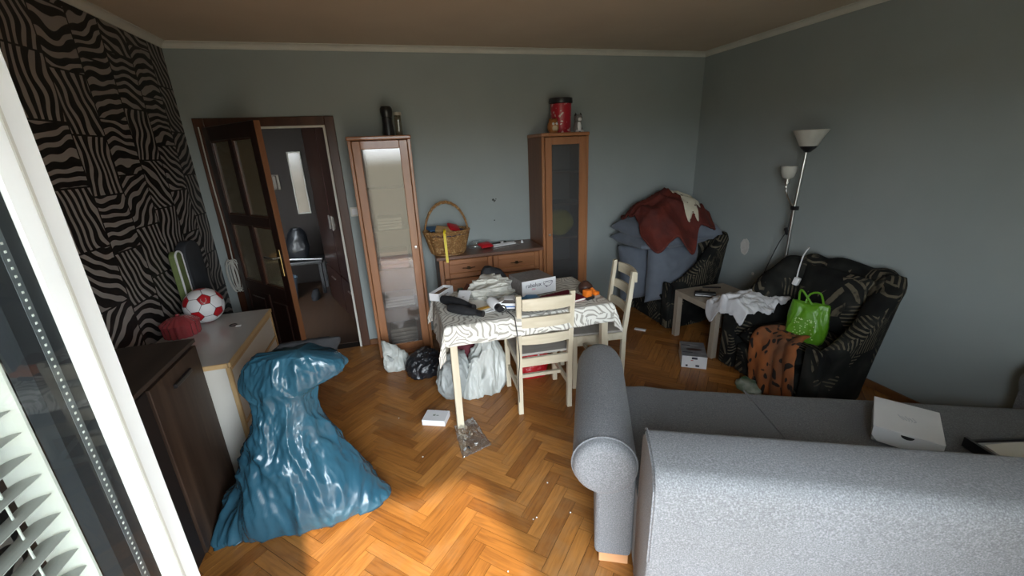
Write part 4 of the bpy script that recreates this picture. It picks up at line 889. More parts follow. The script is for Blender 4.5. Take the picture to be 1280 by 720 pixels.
bm = bmesh.new(); tube([(0.86, 3.80, SZ + 0.010), (1.0, 3.84, SZ + 0.010)], 0.009, 8, bm)
tg = tag(obj('marker_pen', bm, BLACKP, smooth=True), 'black and white pen at the back of the sideboard', 'pen'); obj('cap', tube([(0.94, 3.823, SZ + 0.0105), (0.97, 3.832, SZ + 0.0105)], 0.0105, 8), CARD, tg, smooth=True)
tag(obj('plaster_lump', lathe([(0, 0), (0.013, 0), (0.011, 0.014), (0.004, 0.028), (0, 0.03)], 12, cen=(1.145, 3.775, SZ)), CARD, smooth=True), 'tiny white cone at the right end of the sideboard', 'knob')

# ------------------------------------------------------------------ dining table, cloth
TX0, TX1, TY0, TY1, TZ = 0.205, 1.325, 2.325, 2.99, 0.738
tb = thing('dining_table', 'whitewashed pine dining table under the leaf print cloth', 'table', (0, 0, 0))
obj('tabletop', box(TX0, TX1, TY0, TY1, TZ - 0.02, TZ, 0.003, 1), PINEX, tb)
for x in (TX0 + 0.02, TX1 - 0.065):
    for y in (TY0 + 0.02, TY1 - 0.065): obj('leg', box(x, x + 0.045, y, y + 0.045, 0, TZ - 0.02, 0.003, 1), PINEW, tb)
for y in (TY0 + 0.03, TY1 - 0.048): obj('apron', box(TX0 + 0.065, TX1 - 0.065, y, y + 0.018, TZ - 0.09, TZ - 0.02), PINEX, tb)
for x in (TX0 + 0.03, TX1 - 0.048): obj('apron', box(x, x + 0.018, TY0 + 0.065, TY1 - 0.065, TZ - 0.09, TZ - 0.02), PINEX, tb)
OV = dict(l=0.22, r=0.17, f=0.125, b=0.14)
bm = bmesh.new(); uvl = bm.loops.layers.uv.verify(); V = {}; NX, NY = 112, 74; S = {}
for i in range(NX + 1):
    for j in range(NY + 1):
        s = TX0 - OV['l'] + (TX1 - TX0 + OV['l'] + OV['r']) * i / NX; t = TY0 - OV['f'] + (TY1 - TY0 + OV['f'] + OV['b']) * j / NY
        dx = max(TX0 - s, 0) + max(s - TX1, 0); dy = max(TY0 - t, 0) + max(t - TY1, 0)
        sx = -1 if s < TX0 else 1; sy = -1 if t < TY0 else 1
        x, y = min(max(s, TX0), TX1), min(max(t, TY0), TY1); z = TZ + 0.004
        if dx or dy:
            if dx and dy:
                d = math.hypot(dx, dy) * 0.97; out = min(dx, dy) * 0.55
                x += sx * (0.006 + out * 0.75); y += sy * (0.006 + out * 0.5); z -= d
            else:
                d = max(dx, dy); u = (t if dx else s)
                wv = (0.008 * math.sin(u * 17 + 1) + 0.006 * math.sin(u * 31)) * min(1, d / 0.1)
                if dx: x += sx * (0.006 + abs(wv) + 0.10 * d)
                else: y += sy * (0.006 + abs(wv) + 0.10 * d)
                z -= d * 0.98
        else: z += 0.0015 * N3(s * 9, t * 9, 2) + 0.001
        V[(i, j)] = bm.verts.new((x, y, z)); S[(i, j)] = (s, t)
for i in range(NX):
    for j in range(NY):
        ks = ((i, j), (i + 1, j), (i + 1, j + 1), (i, j + 1)); f = bm.faces.new([V[k] for k in ks])
        for l, k in zip(f.loops, ks): l[uvl].uv = S[k]
o = obj('tablecloth', bm, LEAFC, smooth=True, angle=180); md = o.modifiers.new('thick', 'SOLIDIFY'); md.thickness = 0.002; md.offset = 1
tag(o, 'cream tablecloth with taupe leaf swirls hanging over the dining table', 'tablecloth')
CZ = TZ + 0.0075

# chairs (local: +y is the way the chair faces)
def make_chair(label, loc, rz):
    t = thing('dining_chair', label, 'chair', loc, rz, 'whitewashed dining chairs')
    wb, df = 0.175, 0.40
    for s in (-1, 1):
        pr = [(-0.005, 0), (0.028, 0), (0.020, 0.42), (-0.035, 0.885), (-0.062, 0.885), (-0.012, 0.42)]
        obj('back_post', extrude_profile(pr, 'x', s * wb - 0.016, s * wb + 0.016), PINEW, t)
        obj('leg', box(s * 0.185 - 0.017, s * 0.185 + 0.017, df - 0.034, df, 0, 0.43, 0.002, 1), PINEW, t)
        obj('side_rail', box(s * 0.18 - 0.009, s * 0.18 + 0.009, 0.02, df - 0.034, 0.37, 0.425), PINEX, t); obj('stretcher', box(s * 0.18 - 0.009, s * 0.18 + 0.009, 0.02, df - 0.034, 0.16, 0.195), PINEX, t)
    obj('front_rail', box(-0.17, 0.17, df - 0.03, df - 0.010, 0.37, 0.425), PINEX, t); obj('back_rail', box(-0.16, 0.16, -0.008, 0.012, 0.365, 0.425), PINEX, t); obj('cross_stretcher', box(-0.171, 0.171, 0.19, 0.21, 0.165, 0.19), PINEX, t)
    obj('seat', box(-0.195, 0.195, 0.020, df + 0.02, 0.43, 0.448, 0.005), SEATG, t)
    for z0, z1 in ((0.795, 0.868), (0.67, 0.735), (0.54, 0.60)):
        bm = bmesh.new(); n = 10; R = []
        for i in range(n + 1):
            u = -1 + 2 * i / n; x = u * (wb - 0.014); y = 0.006 - 0.105 * ((z0 + z1) / 2 - 0.42) / 0.48 + 0.006 - 0.022 * (1 - u * u); zz = 0.008 * (1 - u * u)
            R.append([bm.verts.new(p) for p in ((x, y - 0.008, z0), (x, y + 0.008, z0), (x, y + 0.008, z1 + zz), (x, y - 0.008, z1 + zz))])
        for A, B in zip(R, R[1:]):
            for k in range(4): bm.faces.new((A[k], A[(k + 1) % 4], B[(k + 1) % 4], B[k]))
        bm.faces.new(R[0]); bm.faces.new(R[-1]); obj('back_slat', bm, PINEX, t)
    return t
c1 = make_chair('whitewashed dining chair at the front of the table, its back to the window', (0.845, 2.352, 0), math.radians(-4))
c2 = copy_tree(c1, (1.555, 2.68, 0), math.radians(82), 'whitewashed dining chair at the right end of the table')

# things on the table
wb = thing('phone_box', 'narrow open white box with brown inside at the left table corner', 'box', (0.255, 2.90, CZ), math.radians(53))
b = box(-0.10, 0.10, -0.04, 0.04, 0, 0.004); b2 = b
for a in ((-0.10, 0.10, -0.04, -0.037), (-0.10, 0.10, 0.037, 0.04), (-0.10, -0.097, -0.037, 0.037), (0.097, 0.10, -0.037, 0.037)): box(a[0], a[1], a[2], a[3], 0.004, 0.055, bm=b)
obj('tray', b, CARD, wb); obj('insert', box(-0.096, 0.096, -0.036, 0.036, 0.004, 0.035), BROWNCARD, wb)
bm = text_bm('samsung', 0.016) if False else bmesh.new()
for i in range(6): box(-0.03 + i * 0.010, -0.024 + i * 0.010, -0.0406, -0.0400, 0.024, 0.030, bm=bm)
obj('print', bm, TEXTB, wb)
def umbrella(label, p0, p1, r):
    p0, p1 = Vector(p0), Vector(p1); t = thing('folding_umbrella', label, 'umbrella', (0, 0, 0), 0, 'black folding umbrellas')
    n = 14; pts = [p0.lerp(p1, i / n) for i in range(n + 1)]; rd = [r * (0.55 + 0.45 * math.sin(PI * min(1, 0.18 + 0.8 * i / n))) for i in range(n + 1)]
    b = tube(pts, r, 14, rads=rd)
    for v in b.verts: v.co.z += 0.10 * r * crease(v.co, 22, 3)
    for v in b.verts: v.co.z = max(v.co.z, CZ)
    obj('folded_cover', b, BLACKF, t, smooth=True)
    d = (p1 - p0).normalized(); obj('handle', tube([p1 - d * 0.004, p1 + d * 0.04], r * 0.62, 12), BLACKP, t, smooth=True); obj('ferrule', tube([p0 + d * 0.004, p0 - d * 0.014], r * 0.35, 10), SILVER, t, smooth=True)
umbrella('black folded umbrella lying further back at the left of the table', (0.245, 2.74, CZ + 0.034), (0.395, 2.53, CZ + 0.034), 0.036)
umbrella('black folded umbrella lying nearest the left front table edge', (0.265, 2.565, CZ + 0.030), (0.425, 2.405, CZ + 0.030), 0.032)
cd = thing('white_card', 'white card lying tilted between umbrella and papers on the table', 'card', (0.385, 2.72, CZ), math.radians(-24)); b = put(box(-0.045, 0.045, -0.075, 0.075, -0.004, 0.004, 0.002, 1), (0, 0, 0.035), (0.35, 0, 0)); obj('sleeve', b, CARD, cd); obj('print', put(box(-0.008, 0.008, -0.006, 0.006, 0.004, 0.0045), (0, 0, 0.035), (0.35, 0, 0)), mat('grey_print', (0.4, 0.4, 0.42), None, 0.6), cd)
tag(obj('tin_lid', lathe([(0, 0), (0.022, 0), (0.024, 0.01), (0.02, 0.03), (0, 0.032)], 16, cen=(0.40, 2.945, CZ)), mat('dark_green', (0.02, 0.045, 0.02), None, 0.4), smooth=True), 'small dark green lid standing behind the white card', 'lid')
tag(obj('brown_wallet', put(box(-0.05, 0.05, -0.04, 0.04, -0.012, 0.012, 0.006), (0.465, 2.87, CZ + 0.035), (0.5, 0.2, -0.6)), mat('brown_leather', (0.075, 0.022, 0.012), None, 0.5), smooth=True), 'dark brown leather wallet leaning against the crumpled shirt', 'wallet')
for k, (cx, cy, w_, h_, rz, m_, lab) in enumerate(((0.475, 2.60, 0.15, 0.21, 0.5, PAPER, 'white paper sheets beside the crumpled shirt'), (0.50, 2.535, 0.17, 0.035, 0.35, ORANGEM, 'orange strip lying on the white papers'), (0.535, 2.50, 0.16, 0.05, 0.3, CARD, 'white strip of paper under the orange strip'))):
    z = CZ + 0.001 + (0.008 if k == 1 else 0); bm = put(box(-w_ / 2, w_ / 2, -h_ / 2, h_ / 2, 0, 0.006 if k == 0 else 0.003), (cx, cy, z), (0, 0, rz)); tag(obj('paper_sheet' if k != 1 else 'orange_strip', bm, mat('amber_card', (0.60, 0.33, 0.04), None, 0.5) if k == 1 else m_), lab, 'paper')
bm = blob([(0.61, 2.80, CZ, 0.14, 0.12), (0.61, 2.80, CZ + 0.04, 0.155, 0.135), (0.605, 2.82, CZ + 0.085, 0.12, 0.10), (0.60, 2.85, CZ + 0.115, 0.06, 0.05)], 70, 110, 0.034, 9, 5, zmin=CZ + 0.001, rg=(7, 12, 12))
tag(obj('white_shirt', bm, CREAMCL, smooth=True), 'crumpled cream shirt heaped on the middle of the table', 'shirt')
bm = blob([(0.665, 2.955, CZ, 0.085, 0.05), (0.66, 2.955, CZ + 0.07, 0.10, 0.055), (0.64, 2.955, CZ + 0.135, 0.075, 0.045), (0.62, 2.955, CZ + 0.165, 0.03, 0.025)], 24, 40, 0.012, 9, 2, zmin=CZ + 0.001)
tag(obj('black_hat', bm, BLACKF, smooth=True), 'black knitted garment behind the crumpled shirt', 'garment')
# printed lamp carton
rb = thing('lamp_carton', 'grey printed carton with white lettered front on the table', 'box', (0.90, 2.76, CZ), math.radians(9))
obj('carton', box(-0.125, 0.125, -0.10, 0.125, 0, 0.118, 0.002, 1), PLATEG, rb)
fl = obj('front_flap', box(-0.135, 0.135, -0.118, -0.112, 0.012, 0.122, 0.001, 1), CARD, rb)
b = text_bm('rabalux', 0.042); xf(b, Matrix.Translation((-0.045, -0.1185, 0.086)) @ Matrix.Rotation(PI / 2, 4, 'X')); obj('lettering', b, TEXTB, fl)
bm = bmesh.new()
for s in (-1, 1): tube([(-0.045 + s * 0.007 + 0.006 * math.cos(a), -0.1185, 0.058 + 0.006 * math.sin(a)) for a in [i * PI / 6 for i in range(12)]], 0.0012, 5, bm, closed=True)
obj('pink_mark', bm, PINKP, fl)
bm = bmesh.new(); tube([(0.07 + 0.038 * math.cos(a), -0.1185, 0.086 + 0.018 * math.sin(a) + 0.006 * math.cos(a * 2)) for a in [i * 2 * PI / 24 for i in range(24)]], 0.0016, 5, bm, closed=True)
tube(spline([(0.035, -0.1185, 0.078), (0.06, -0.1185, 0.094), (0.085, -0.1185, 0.084), (0.104, -0.1185, 0.096)], 5), 0.0014, 5, bm); tube([(0.052, -0.1185, 0.066), (0.062, -0.1185, 0.058)], 0.0035, 6, bm)
obj('line_drawing', bm, TEXTB, fl)
# toy cars
def toy_car(label, loc, rz, m1, m2):
    t = thing('toy_car', label, 'toy', loc, rz, 'toy cars on the table'); L_, w_ = 0.085, 0.042
    pr = [(-L_, 0.022), (L_ * 0.96, 0.020), (L_, 0.040), (L_ * 0.55, 0.055), (L_ * 0.25, 0.085), (-L_ * 0.5, 0.088), (-L_ * 0.85, 0.062), (-L_, 0.058)]
    obj('body', extrude_profile(pr, 'y', -w_, w_, 0.006), m1, t, smooth=True)
    pr = [(L_ * 0.50, 0.058), (L_ * 0.22, 0.083), (-L_ * 0.46, 0.085), (-L_ * 0.75, 0.062)]
    obj('window', extrude_profile(pr, 'y', -w_ - 0.001, w_ + 0.001), BLACKP, t); obj('side_stripe', box(-L_ * 0.9, L_ * 0.9, -w_ - 0.0015, w_ + 0.0015, 0.034, 0.042), m2, t)
    obj('chassis', box(-L_ * 1.02, L_ * 1.02, -w_ * 0.9, w_ * 0.9, 0.012, 0.026, 0.003), BLACKP, t)
    for sx in (-0.62, 0.62):
        for sy in (-1, 1):
            b = lathe([(0, -0.011), (0.022, -0.011), (0.026, -0.006), (0.026, 0.006), (0.022, 0.011), (0, 0.011)], 18); xf(b, Matrix.Translation((sx * L_, sy * w_, 0.026)) @ Matrix.Rotation(PI / 2, 4, 'X')); wh = obj('wheel', b, BLACKP, t, smooth=True)
            b = tube([(sx * L_ + 0.017 * math.cos(a), sy * (w_ + 0.0115), 0.026 + 0.017 * math.sin(a)) for a in [i * PI / 8 for i in range(16)]], 0.0025, 5, closed=True); obj('rim', b, SILVER, wh, smooth=True)
toy_car('white and blue toy car with black windows in front of the shirt', (0.655, 2.455, CZ), math.radians(-18), CARD, BLUEM)
toy_car('bright blue toy car seen through the chair back', (0.80, 2.415, CZ), math.radians(-10), mat('azure_gloss', (0.03, 0.22, 0.50), None, 0.3), CARD)
hdry = thing('hair_dryer', 'white hair dryer with black nozzle lying before the shirt', 'hair dryer', (0.545, 2.475, CZ))
obj('barrel', tube([(-0.01, 0.06, 0.055), (0.0, 0.03, 0.05), (0.012, -0.02, 0.042), (0.016, -0.04, 0.04)], 0.033, 16, rads=[0.028, 0.036, 0.033, 0.028]), CARD, hdry, smooth=True); obj('nozzle', tube([(0.016, -0.038, 0.04), (0.024, -0.075, 0.035)], 0.027, 14, rads=[0.027, 0.022]), BLACKP, hdry, smooth=True); obj('grip', tube([(-0.002, 0.02, 0.045), (0.035, 0.05, 0.03), (0.075, 0.075, 0.022)], 0.017, 12), CARD, hdry, smooth=True)
cp = spline([(0.62, 2.42, CZ + 0.008), (0.628, 2.36, CZ + 0.006), (0.632, 2.30, CZ + 0.004), (0.638, 2.286, CZ - 0.06), (0.645, 2.285, 0.60), (0.655, 2.30, 0.45), (0.648, 2.32, 0.30), (0.66, 2.36, 0.10), (0.672, 2.44, 0.008), (0.70, 2.52, 0.006)], 6)
tag(obj('power_cord', tube(cp, 0.003, 6), DARKC, smooth=True), 'thin dark power cord hanging off the table front edge', 'cord')
fo = thing('maroon_folder', 'maroon folder with white page edges lying behind the front chair', 'folder', (1.02, 2.50, CZ), math.radians(14)); obj('cover', box(-0.14, 0.14, -0.10, 0.10, 0.016, 0.022, 0.002, 1), mat('maroon_gloss', (0.16, 0.012, 0.028), None, 0.75, spec=0.2), fo); obj('pages', box(-0.135, 0.135, -0.098, 0.095, 0.004, 0.016), PAPER, fo); obj('back_cover', box(-0.14, 0.14, -0.10, 0.10, 0, 0.004), mat('maroon_gloss2', (0.16, 0.012, 0.028), None, 0.35), fo)
ot = thing('orange_toy', 'orange and brown toy digger on the right front of the table', 'toy', (1.225, 2.475, CZ), 0.3)
obj('cab', box(-0.05, 0.0, -0.03, 0.02, 0.012, 0.065, 0.008), ORANGEM, ot, smooth=True); obj('arm', tube(spline([(0.0, 0, 0.04), (0.03, 0.01, 0.055), (0.06, 0.015, 0.03)], 4), 0.010, 8), ORANGEM, ot, smooth=True); obj('bucket', box(0.045, 0.085, -0.015, 0.035, 0.004, 0.030, 0.006), ORANGEM, ot, smooth=True)
for sy in (-0.034, 0.024): obj('track', box(-0.058, 0.012, sy - 0.009, sy + 0.009, 0, 0.020, 0.006), BLACKP, ot, smooth=True)
tag(obj('brown_ball', blob([(1.235, 2.56, CZ, 0.02, 0.02), (1.235, 2.56, CZ + 0.02, 0.042, 0.042), (1.235, 2.56, CZ + 0.06, 0.044, 0.044), (1.235, 2.56, CZ + 0.09, 0.018, 0.018)], 16, 24, 0.005, 14, 4, zmin=CZ), mat('brown_rubber', (0.075, 0.03, 0.018), (0.03, 0.012, 0.008), 0.5, 20), smooth=True), 'small brown ball behind the orange toy', 'ball')

# ------------------------------------------------------------------ bags and boxes on the floor
tag(obj('carrier_bag', blob([(0.51, 2.76, 0.002, 0.14, 0.08), (0.51, 2.765, 0.08, 0.155, 0.10), (0.525, 2.78, 0.22, 0.13, 0.095), (0.535, 2.78, 0.34, 0.085, 0.07), (0.53, 2.775, 0.42, 0.05, 0.045), (0.525, 2.77, 0.45, 0.03, 0.025)], 120, 150, 0.036, 8, 11, rg=(10, 10, 2.6)), WHITEBAG, smooth=True, angle=180), 'tall crumpled white carrier bag under the dining table', 'bag')
tag(obj('carrier_bag', blob([(0.40, 2.70, 0.002, 0.075, 0.045), (0.41, 2.705, 0.05, 0.07, 0.045), (0.425, 2.715, 0.18, 0.045, 0.035), (0.437, 2.72, 0.28, 0.022, 0.02), (0.44, 2.725, 0.30, 0.01, 0.01)], 90, 110, 0.018, 8, 17, rg=(16, 16, 3)), WHITEBAG, smooth=True, angle=180), 'slim white bag with twisted neck before the larger bags', 'bag')
tag(obj('carrier_bag', blob([(0.285, 2.80, 0.002, 0.10, 0.10), (0.285, 2.80, 0.08, 0.125, 0.115), (0.29, 2.81, 0.20, 0.11, 0.10), (0.31, 2.82, 0.29, 0.07, 0.06), (0.315, 2.82, 0.32, 0.03, 0.03)], 100, 130, 0.032, 8, 23, rg=(10, 10, 3.5)), GREYBAG, smooth=True, angle=180), 'grey crumpled carrier bag by the left table leg', 'bag')
tag(obj('cloth_bag', blob([(0.44, 2.94, 0.002, 0.16, 0.07), (0.44, 2.94, 0.15, 0.17, 0.075), (0.44, 2.945, 0.30, 0.14, 0.06), (0.45, 2.95, 0.37, 0.07, 0.035)], 30, 50, 0.02, 8, 4), MAROON, smooth=True), 'dark maroon cloth bag behind the carrier bags', 'bag')
rg = thing('gift_bag', 'red patterned gift bag seen under the front chair', 'bag', (0, 0, 0))
obj('sack', blob([(0.92, 2.86, 0.002, 0.115, 0.08), (0.92, 2.86, 0.10, 0.125, 0.09), (0.925, 2.865, 0.20, 0.11, 0.08), (0.94, 2.87, 0.265, 0.06, 0.05)], 70, 90, 0.016, 9, 6, rg=(12, 12, 8)), REDBAG, rg, smooth=True)
for k in range(7): obj('white_motif', lathe([(0, 0), (0.010, 0.001), (0.008, 0.005), (0, 0.006)], 8), CARD, rg, loc=(0.93 + 0.022 * k, 2.775 + 0.009 * abs(k - 3) + 0.012 * k * 0.3, 0.15 + 0.05 * math.sin(k * 2.3)), rot=(PI / 2, 0, 0))
tag(obj('bin_bag', blob([(0.08, 3.20, 0.002, 0.13, 0.12), (0.085, 3.20, 0.07, 0.145, 0.13), (0.085, 3.215, 0.14, 0.11, 0.10), (0.08, 3.23, 0.185, 0.05, 0.05)], 90, 120, 0.022, 9, 9, rg=(14, 14, 9)), BLACKBAG, smooth=True, angle=180), 'small shiny black bin bag by the clear glass cabinet', 'bag')
sb = thing('carrier_bag', 'small white carrier bag with handle hole by the cabinet foot', 'bag', (0, 0, 0))
bm = blob([(-0.145, 3.34, 0.002, 0.095, 0.06), (-0.145, 3.34, 0.05, 0.105, 0.07), (-0.155, 3.34, 0.13, 0.09, 0.055), (-0.185, 3.34, 0.20, 0.055, 0.035), (-0.215, 3.345, 0.255, 0.022, 0.015), (-0.22, 3.345, 0.27, 0.012, 0.008)], 90, 110, 0.018, 9, 31, rg=(13, 13, 5)); obj('sack', bm, WHITEBAG, sb, smooth=True, angle=180)
b = extrude_profile([(-0.205, 0.165), (-0.155, 0.125), (-0.175, 0.105), (-0.195, 0.115)], 'y', 3.262, 3.275); obj('handle_hole', b, GREYBAG, sb)
bx = thing('small_carton', 'small flat white carton lying on the parquet by the table leg', 'box', (0.098, 2.488, 0), math.radians(-24)); obj('carton', box(-0.08, 0.08, -0.06, 0.06, 0, 0.042, 0.002, 1), CARD, bx); bm = bmesh.new(); box(-0.02, -0.002, -0.006, 0.010, 0.042, 0.0424, bm=bm); box(0.004, 0.020, -0.004, 0.004, 0.042, 0.0424, bm=bm); obj('print', bm, mat('green_grey_print', (0.25, 0.3, 0.25), None, 0.6), bx)
# clear plastic packet: crumpled film with fittings inside
pk = thing('clear_packet', 'clear crumpled plastic packet with small fittings on the parquet', 'packet', (0, 0, 0))
quad = [Vector((0.205, 2.385, 0)), Vector((0.205, 2.055, 0)), Vector((0.40, 2.12, 0)), Vector((0.345, 2.44, 0))]
bm = bmesh.new(); V = {}
for s in (0, 1):
    for i in range(27):
        for j in range(27):
            u, v = i / 26, j / 26; p = quad[0].lerp(quad[1], u).lerp(quad[3].lerp(quad[2], u), v)
            e = min(1, 5 * min(u, 1 - u, v, 1 - v)); ed = min(u, 1 - u, v, 1 - v) == 0
            if ed and s: V[(s, i, j)] = V[(0, i, j)]; continue
            z = 0.003 if s == 0 else 0.005 + e * (0.016 + 0.020 * ridges(p, 5, (22, 16, 1)))
            p = p + Vector((0.006 * N3(u * 6, v * 6, 1), 0.006 * N3(u * 6, v * 6, 9), max(z, 0.002 if s == 0 else 0.006))); V[(s, i, j)] = bm.verts.new(p)
for s in (0, 1):
    for i in range(26):
        for j in range(26): bm.faces.new((V[(s, i, j)], V[(s, i + 1, j)], V[(s, i + 1, j + 1)], V[(s, i, j + 1)]))
obj('film', bm, CLEARF, pk, smooth=True, angle=180)
for k, (a, b_, m_) in enumerate(((0.235, 2.13, CARD), (0.26, 2.135, BLACKP), (0.31, 2.16, SILVER), (0.29, 2.27, SILVER), (0.25, 2.22, SILVER))):
    obj('fitting', put(box(-0.012, 0.012, -0.005, 0.005, 0, 0.008, 0.002), (a, b_, 0.004), (0, 0, k * 1.1 + 0.9)), m_, pk)
tag(obj('remote_control', put(box(-0.02, 0.02, -0.055, 0.055, 0, 0.012, 0.004), (2.185, 3.29, 0), (0, 0, 0.75)), CARD, smooth=True), 'small white remote lying on the floor by the corner armchair', 'remote')
cr = bmesh.new(); bmesh.ops.create_icosphere(cr, subdivisions=1, radius=0.006)
for v in cr.verts: v.co.z = max(v.co.z * 0.6 + 0.003, 0.0)
crm = mesh_of('crumb', cr, CARD)
for k, (a, b_) in enumerate(((0.47, 1.52), (0.49, 1.525), (0.66, 1.50), (-0.02, 2.15), (0.28, 1.30), (-0.15, 2.6), (0.62, 1.72))):
    o = link('crumb', crm, None, (a, b_, 0.0), (0, 0, k * 1.3)); tag(o, 'tiny white crumb on the open parquet', 'crumb', 'crumbs on the parquet'); o.scale = (0.6 + 0.1 * (k % 4),) * 3
pb = thing('product_box', 'small white and grey printed product box by the coffee table', 'box', (2.245, 2.605, 0), math.radians(-33)); 
obj('carton', box(-0.095, 0.095, -0.135, 0.135, 0, 0.105, 0.002, 1), CARD, pb); tp_ = obj('top_print', box(-0.0945, 0.0945, -0.1345, 0.1345, 0.105, 0.1056), mat('grey_photo_print', (0.30, 0.31, 0.32), (0.14, 0.14, 0.15), 0.4, 12, (0.6, 4, 1), c3=(0.42, 0.43, 0.44)), pb)
obj('brown_shape', xf(lathe([(0, 0), (1, 0), (1, 1), (0, 1)], 20), Matrix.Translation((0.005, -0.01, 0.1056)) @ Matrix.Diagonal((0.062, 0.022, 0.0006, 1))), mat('brown_print', (0.07, 0.035, 0.03), None, 0.4), tp_)
obj('dark_bar', box(-0.085, -0.02, 0.062, 0.072, 0.1056, 0.1061), TEXTB, tp_); obj('dark_bar', box(-0.085, -0.01, -0.07, -0.06, 0.1056, 0.1061), TEXTB, tp_)
for q in ((-0.02, 0.022, 0.078, 0.096), (-0.062, -0.046, 0.012, 0.028), (0.012, 0.04, 0.014, 0.030)): obj('front_print', box(q[0], q[1], -0.1356, -0.135, q[2], q[3]), TEXTB, pb)
obj('red_bar', box(-0.026, -0.008, -0.1356, -0.135, 0.064, 0.070), REDM, pb)

# ------------------------------------------------------------------ sofa (local frame: x along the sofa, +y the way it faces)
SA = -math.atan2(0.438, 0.899)
so = thing('sofa', 'long grey melange fabric sofa seen from behind', 'sofa', (0, 0, 0), SA)
def arm(u0, u1, cu, s, vn, vf):
    obj('armrest', box(u0, u1, vn, vf, 0.05, 0.53, 0.022, 3), SOFA, so, smooth=True)
    R = 0.128; n = 30; bm = bmesh.new(); rings = []
    for v, k in ((vn - 0.035, 0.70), (vn - 0.032, 0.86), (vn - 0.018, 0.96), (vn + 0.015, 1.0), (vn + 0.25, 1.0), (vf - 0.12, 1.0), (vf - 0.06, 0.985), (vf - 0.01, 0.9), (vf + 0.02, 0.72)):
        rings.append([bm.verts.new((cu + s * 0 + R * k * math.cos(2 * PI * i / n), v, 0.53 + R * 1.02 * k * math.sin(2 * PI * i / n) + 0.004 * N3(v * 6, i * 0.4, 1))) for i in range(n)])
    for A, B in zip(rings, rings[1:]):
        for i in range(n): bm.faces.new((A[i], A[(i + 1) % n], B[(i + 1) % n], B[i]))
    bm.faces.new(rings[0]); bm.faces.new(rings[-1]); pad = obj('armrest_roll', bm, SOFA, so, smooth=True, angle=60)
    obj('piping', tube([(cu + (R + 0.001) * math.cos(2 * PI * i / 40), vn + 0.004, 0.53 + 1.02 * (R + 0.001) * math.sin(2 * PI * i / 40)) for i in range(40)], 0.004, 6, closed=True), SOFA, pad, smooth=True)
    for v in (vn + 0.025, vf - 0.10): obj('foot', box(u0 + 0.02, u1 - 0.012, v - 0.012, v + 0.07, 0, 0.052, 0.002, 1), FOOTW, so)
arm(0.050, 0.206, 0.080, -1, 1.386, 2.25); arm(2.155, 2.31, 2.262, 1, 1.386, 2.25)
pr = [(1.10, 0.05), (1.055, 0.45), (1.045, 0.66)] + [(1.095 - 0.05 * math.cos(a), 0.745 + 0.055 * math.sin(a)) for a in [i * PI / 2 / 5 for i in range(6)]] + [(1.19, 0.806)] + [(1.255 + 0.04 * math.sin(a), 0.760 + 0.042 * math.cos(a)) for a in [i * PI / 2 / 5 for i in range(6)]] + [(1.325, 0.42), (1.33, 0.05)]
b = extrude_profile(pr, 'x', 0.205, 2.158, 0.022); bk_ = obj('backrest', b, SOFA, so, smooth=True, angle=50)
obj('seam', tube([(0.214, p[0] + (0.006 if p[0] > 1.2 else -0.001), p[1] + 0.001) for p in pr[1:-1]], 0.0035, 6), SOFA, bk_, smooth=True)
bm = bmesh.new(); nx, ny = 60, 26; V = {}
for i in range(nx + 1):
    for j in range(ny + 1):
        u = 0.208 + (2.155 - 0.208) * i / nx; v = 1.30 + 0.915 * j / ny; e = max(0, (v - 2.13) / 0.085); z = 0.428 - 0.06 * e ** 2.2
        z += 0.008 * N3(u * 2.2, v * 2.2, 4) + 0.006 * max(0, math.sin((u * 3.0 - v * 1.6) * 7.0)) * max(0, N3(u * 1.5, v * 1.5, 9)) * 2
        V[(i, j)] = bm.verts.new((u, v, z))
for i in range(nx):
    for j in range(ny): bm.faces.new((V[(i, j)], V[(i + 1, j)], V[(i + 1, j + 1)], V[(i, j + 1)]))
ext = bmesh.ops.extrude_edge_only(bm, edges=[e for e in bm.edges if e.is_boundary])
for g in ext['geom']:
    if isinstance(g, bmesh.types.BMVert): g.co.z = 0.24
st_ = obj('seat', bm, SOFA, so, smooth=True, angle=60)
obj('seat_seam', tube([(0.86 + 0.10 * (1 - t / 12), 1.32 + 0.86 * t / 12, 0.431 + 0.008 * N3((0.86 + 0.10 * (1 - t / 12)) * 2.2, (1.32 + 0.86 * t / 12) * 2.2, 4)) for t in range(13)], 0.0045, 6), SOFA, st_, smooth=True)
obj('base', box(0.208, 2.155, 1.33, 2.17, 0.06, 0.26, 0.01), SOFA, so)
for u in (0.5, 1.85): obj('foot', box(u, u + 0.08, 1.40, 1.48, 0, 0.06), FOOTW, so)
def sofa_pt(u, v, z): return (0.899 * u + 0.438 * v, -0.438 * u + 0.899 * v, z)
cbx = thing('cake_box', 'white cardboard carry box with cut handle lying on the sofa seat', 'box', sofa_pt(1.43, 1.87, 0.436), SA - math.radians(30)); 
obj('carton', box(-0.11, 0.11, -0.135, 0.135, 0, 0.075, 0.003, 1), mat('grey_card', (0.40, 0.40, 0.40), None, 0.6), cbx)
ldb = obj('lid', box(-0.115, 0.115, -0.14, 0.14, 0.075, 0.081, 0.002, 1), CARD, cbx)
ff = bmesh.new(); pr = [(-0.113, 0.08), (0.113, 0.08), (0.113, 0.035), (0.09, 0.008), (-0.09, 0.008), (-0.113, 0.035)]; ff = extrude_profile(pr, 'y', -0.1445, -0.1405); obj('front_flap', ff, CARD, ldb)
obj('handle_cutout', extrude_profile([(0.022 * math.cos(a), 0.072 + 0.016 * math.sin(a)) for a in [PI + i * PI / 10 for i in range(11)]], 'y', -0.1455, -0.1443), BLACKP, ldb)
bm = bmesh.new()
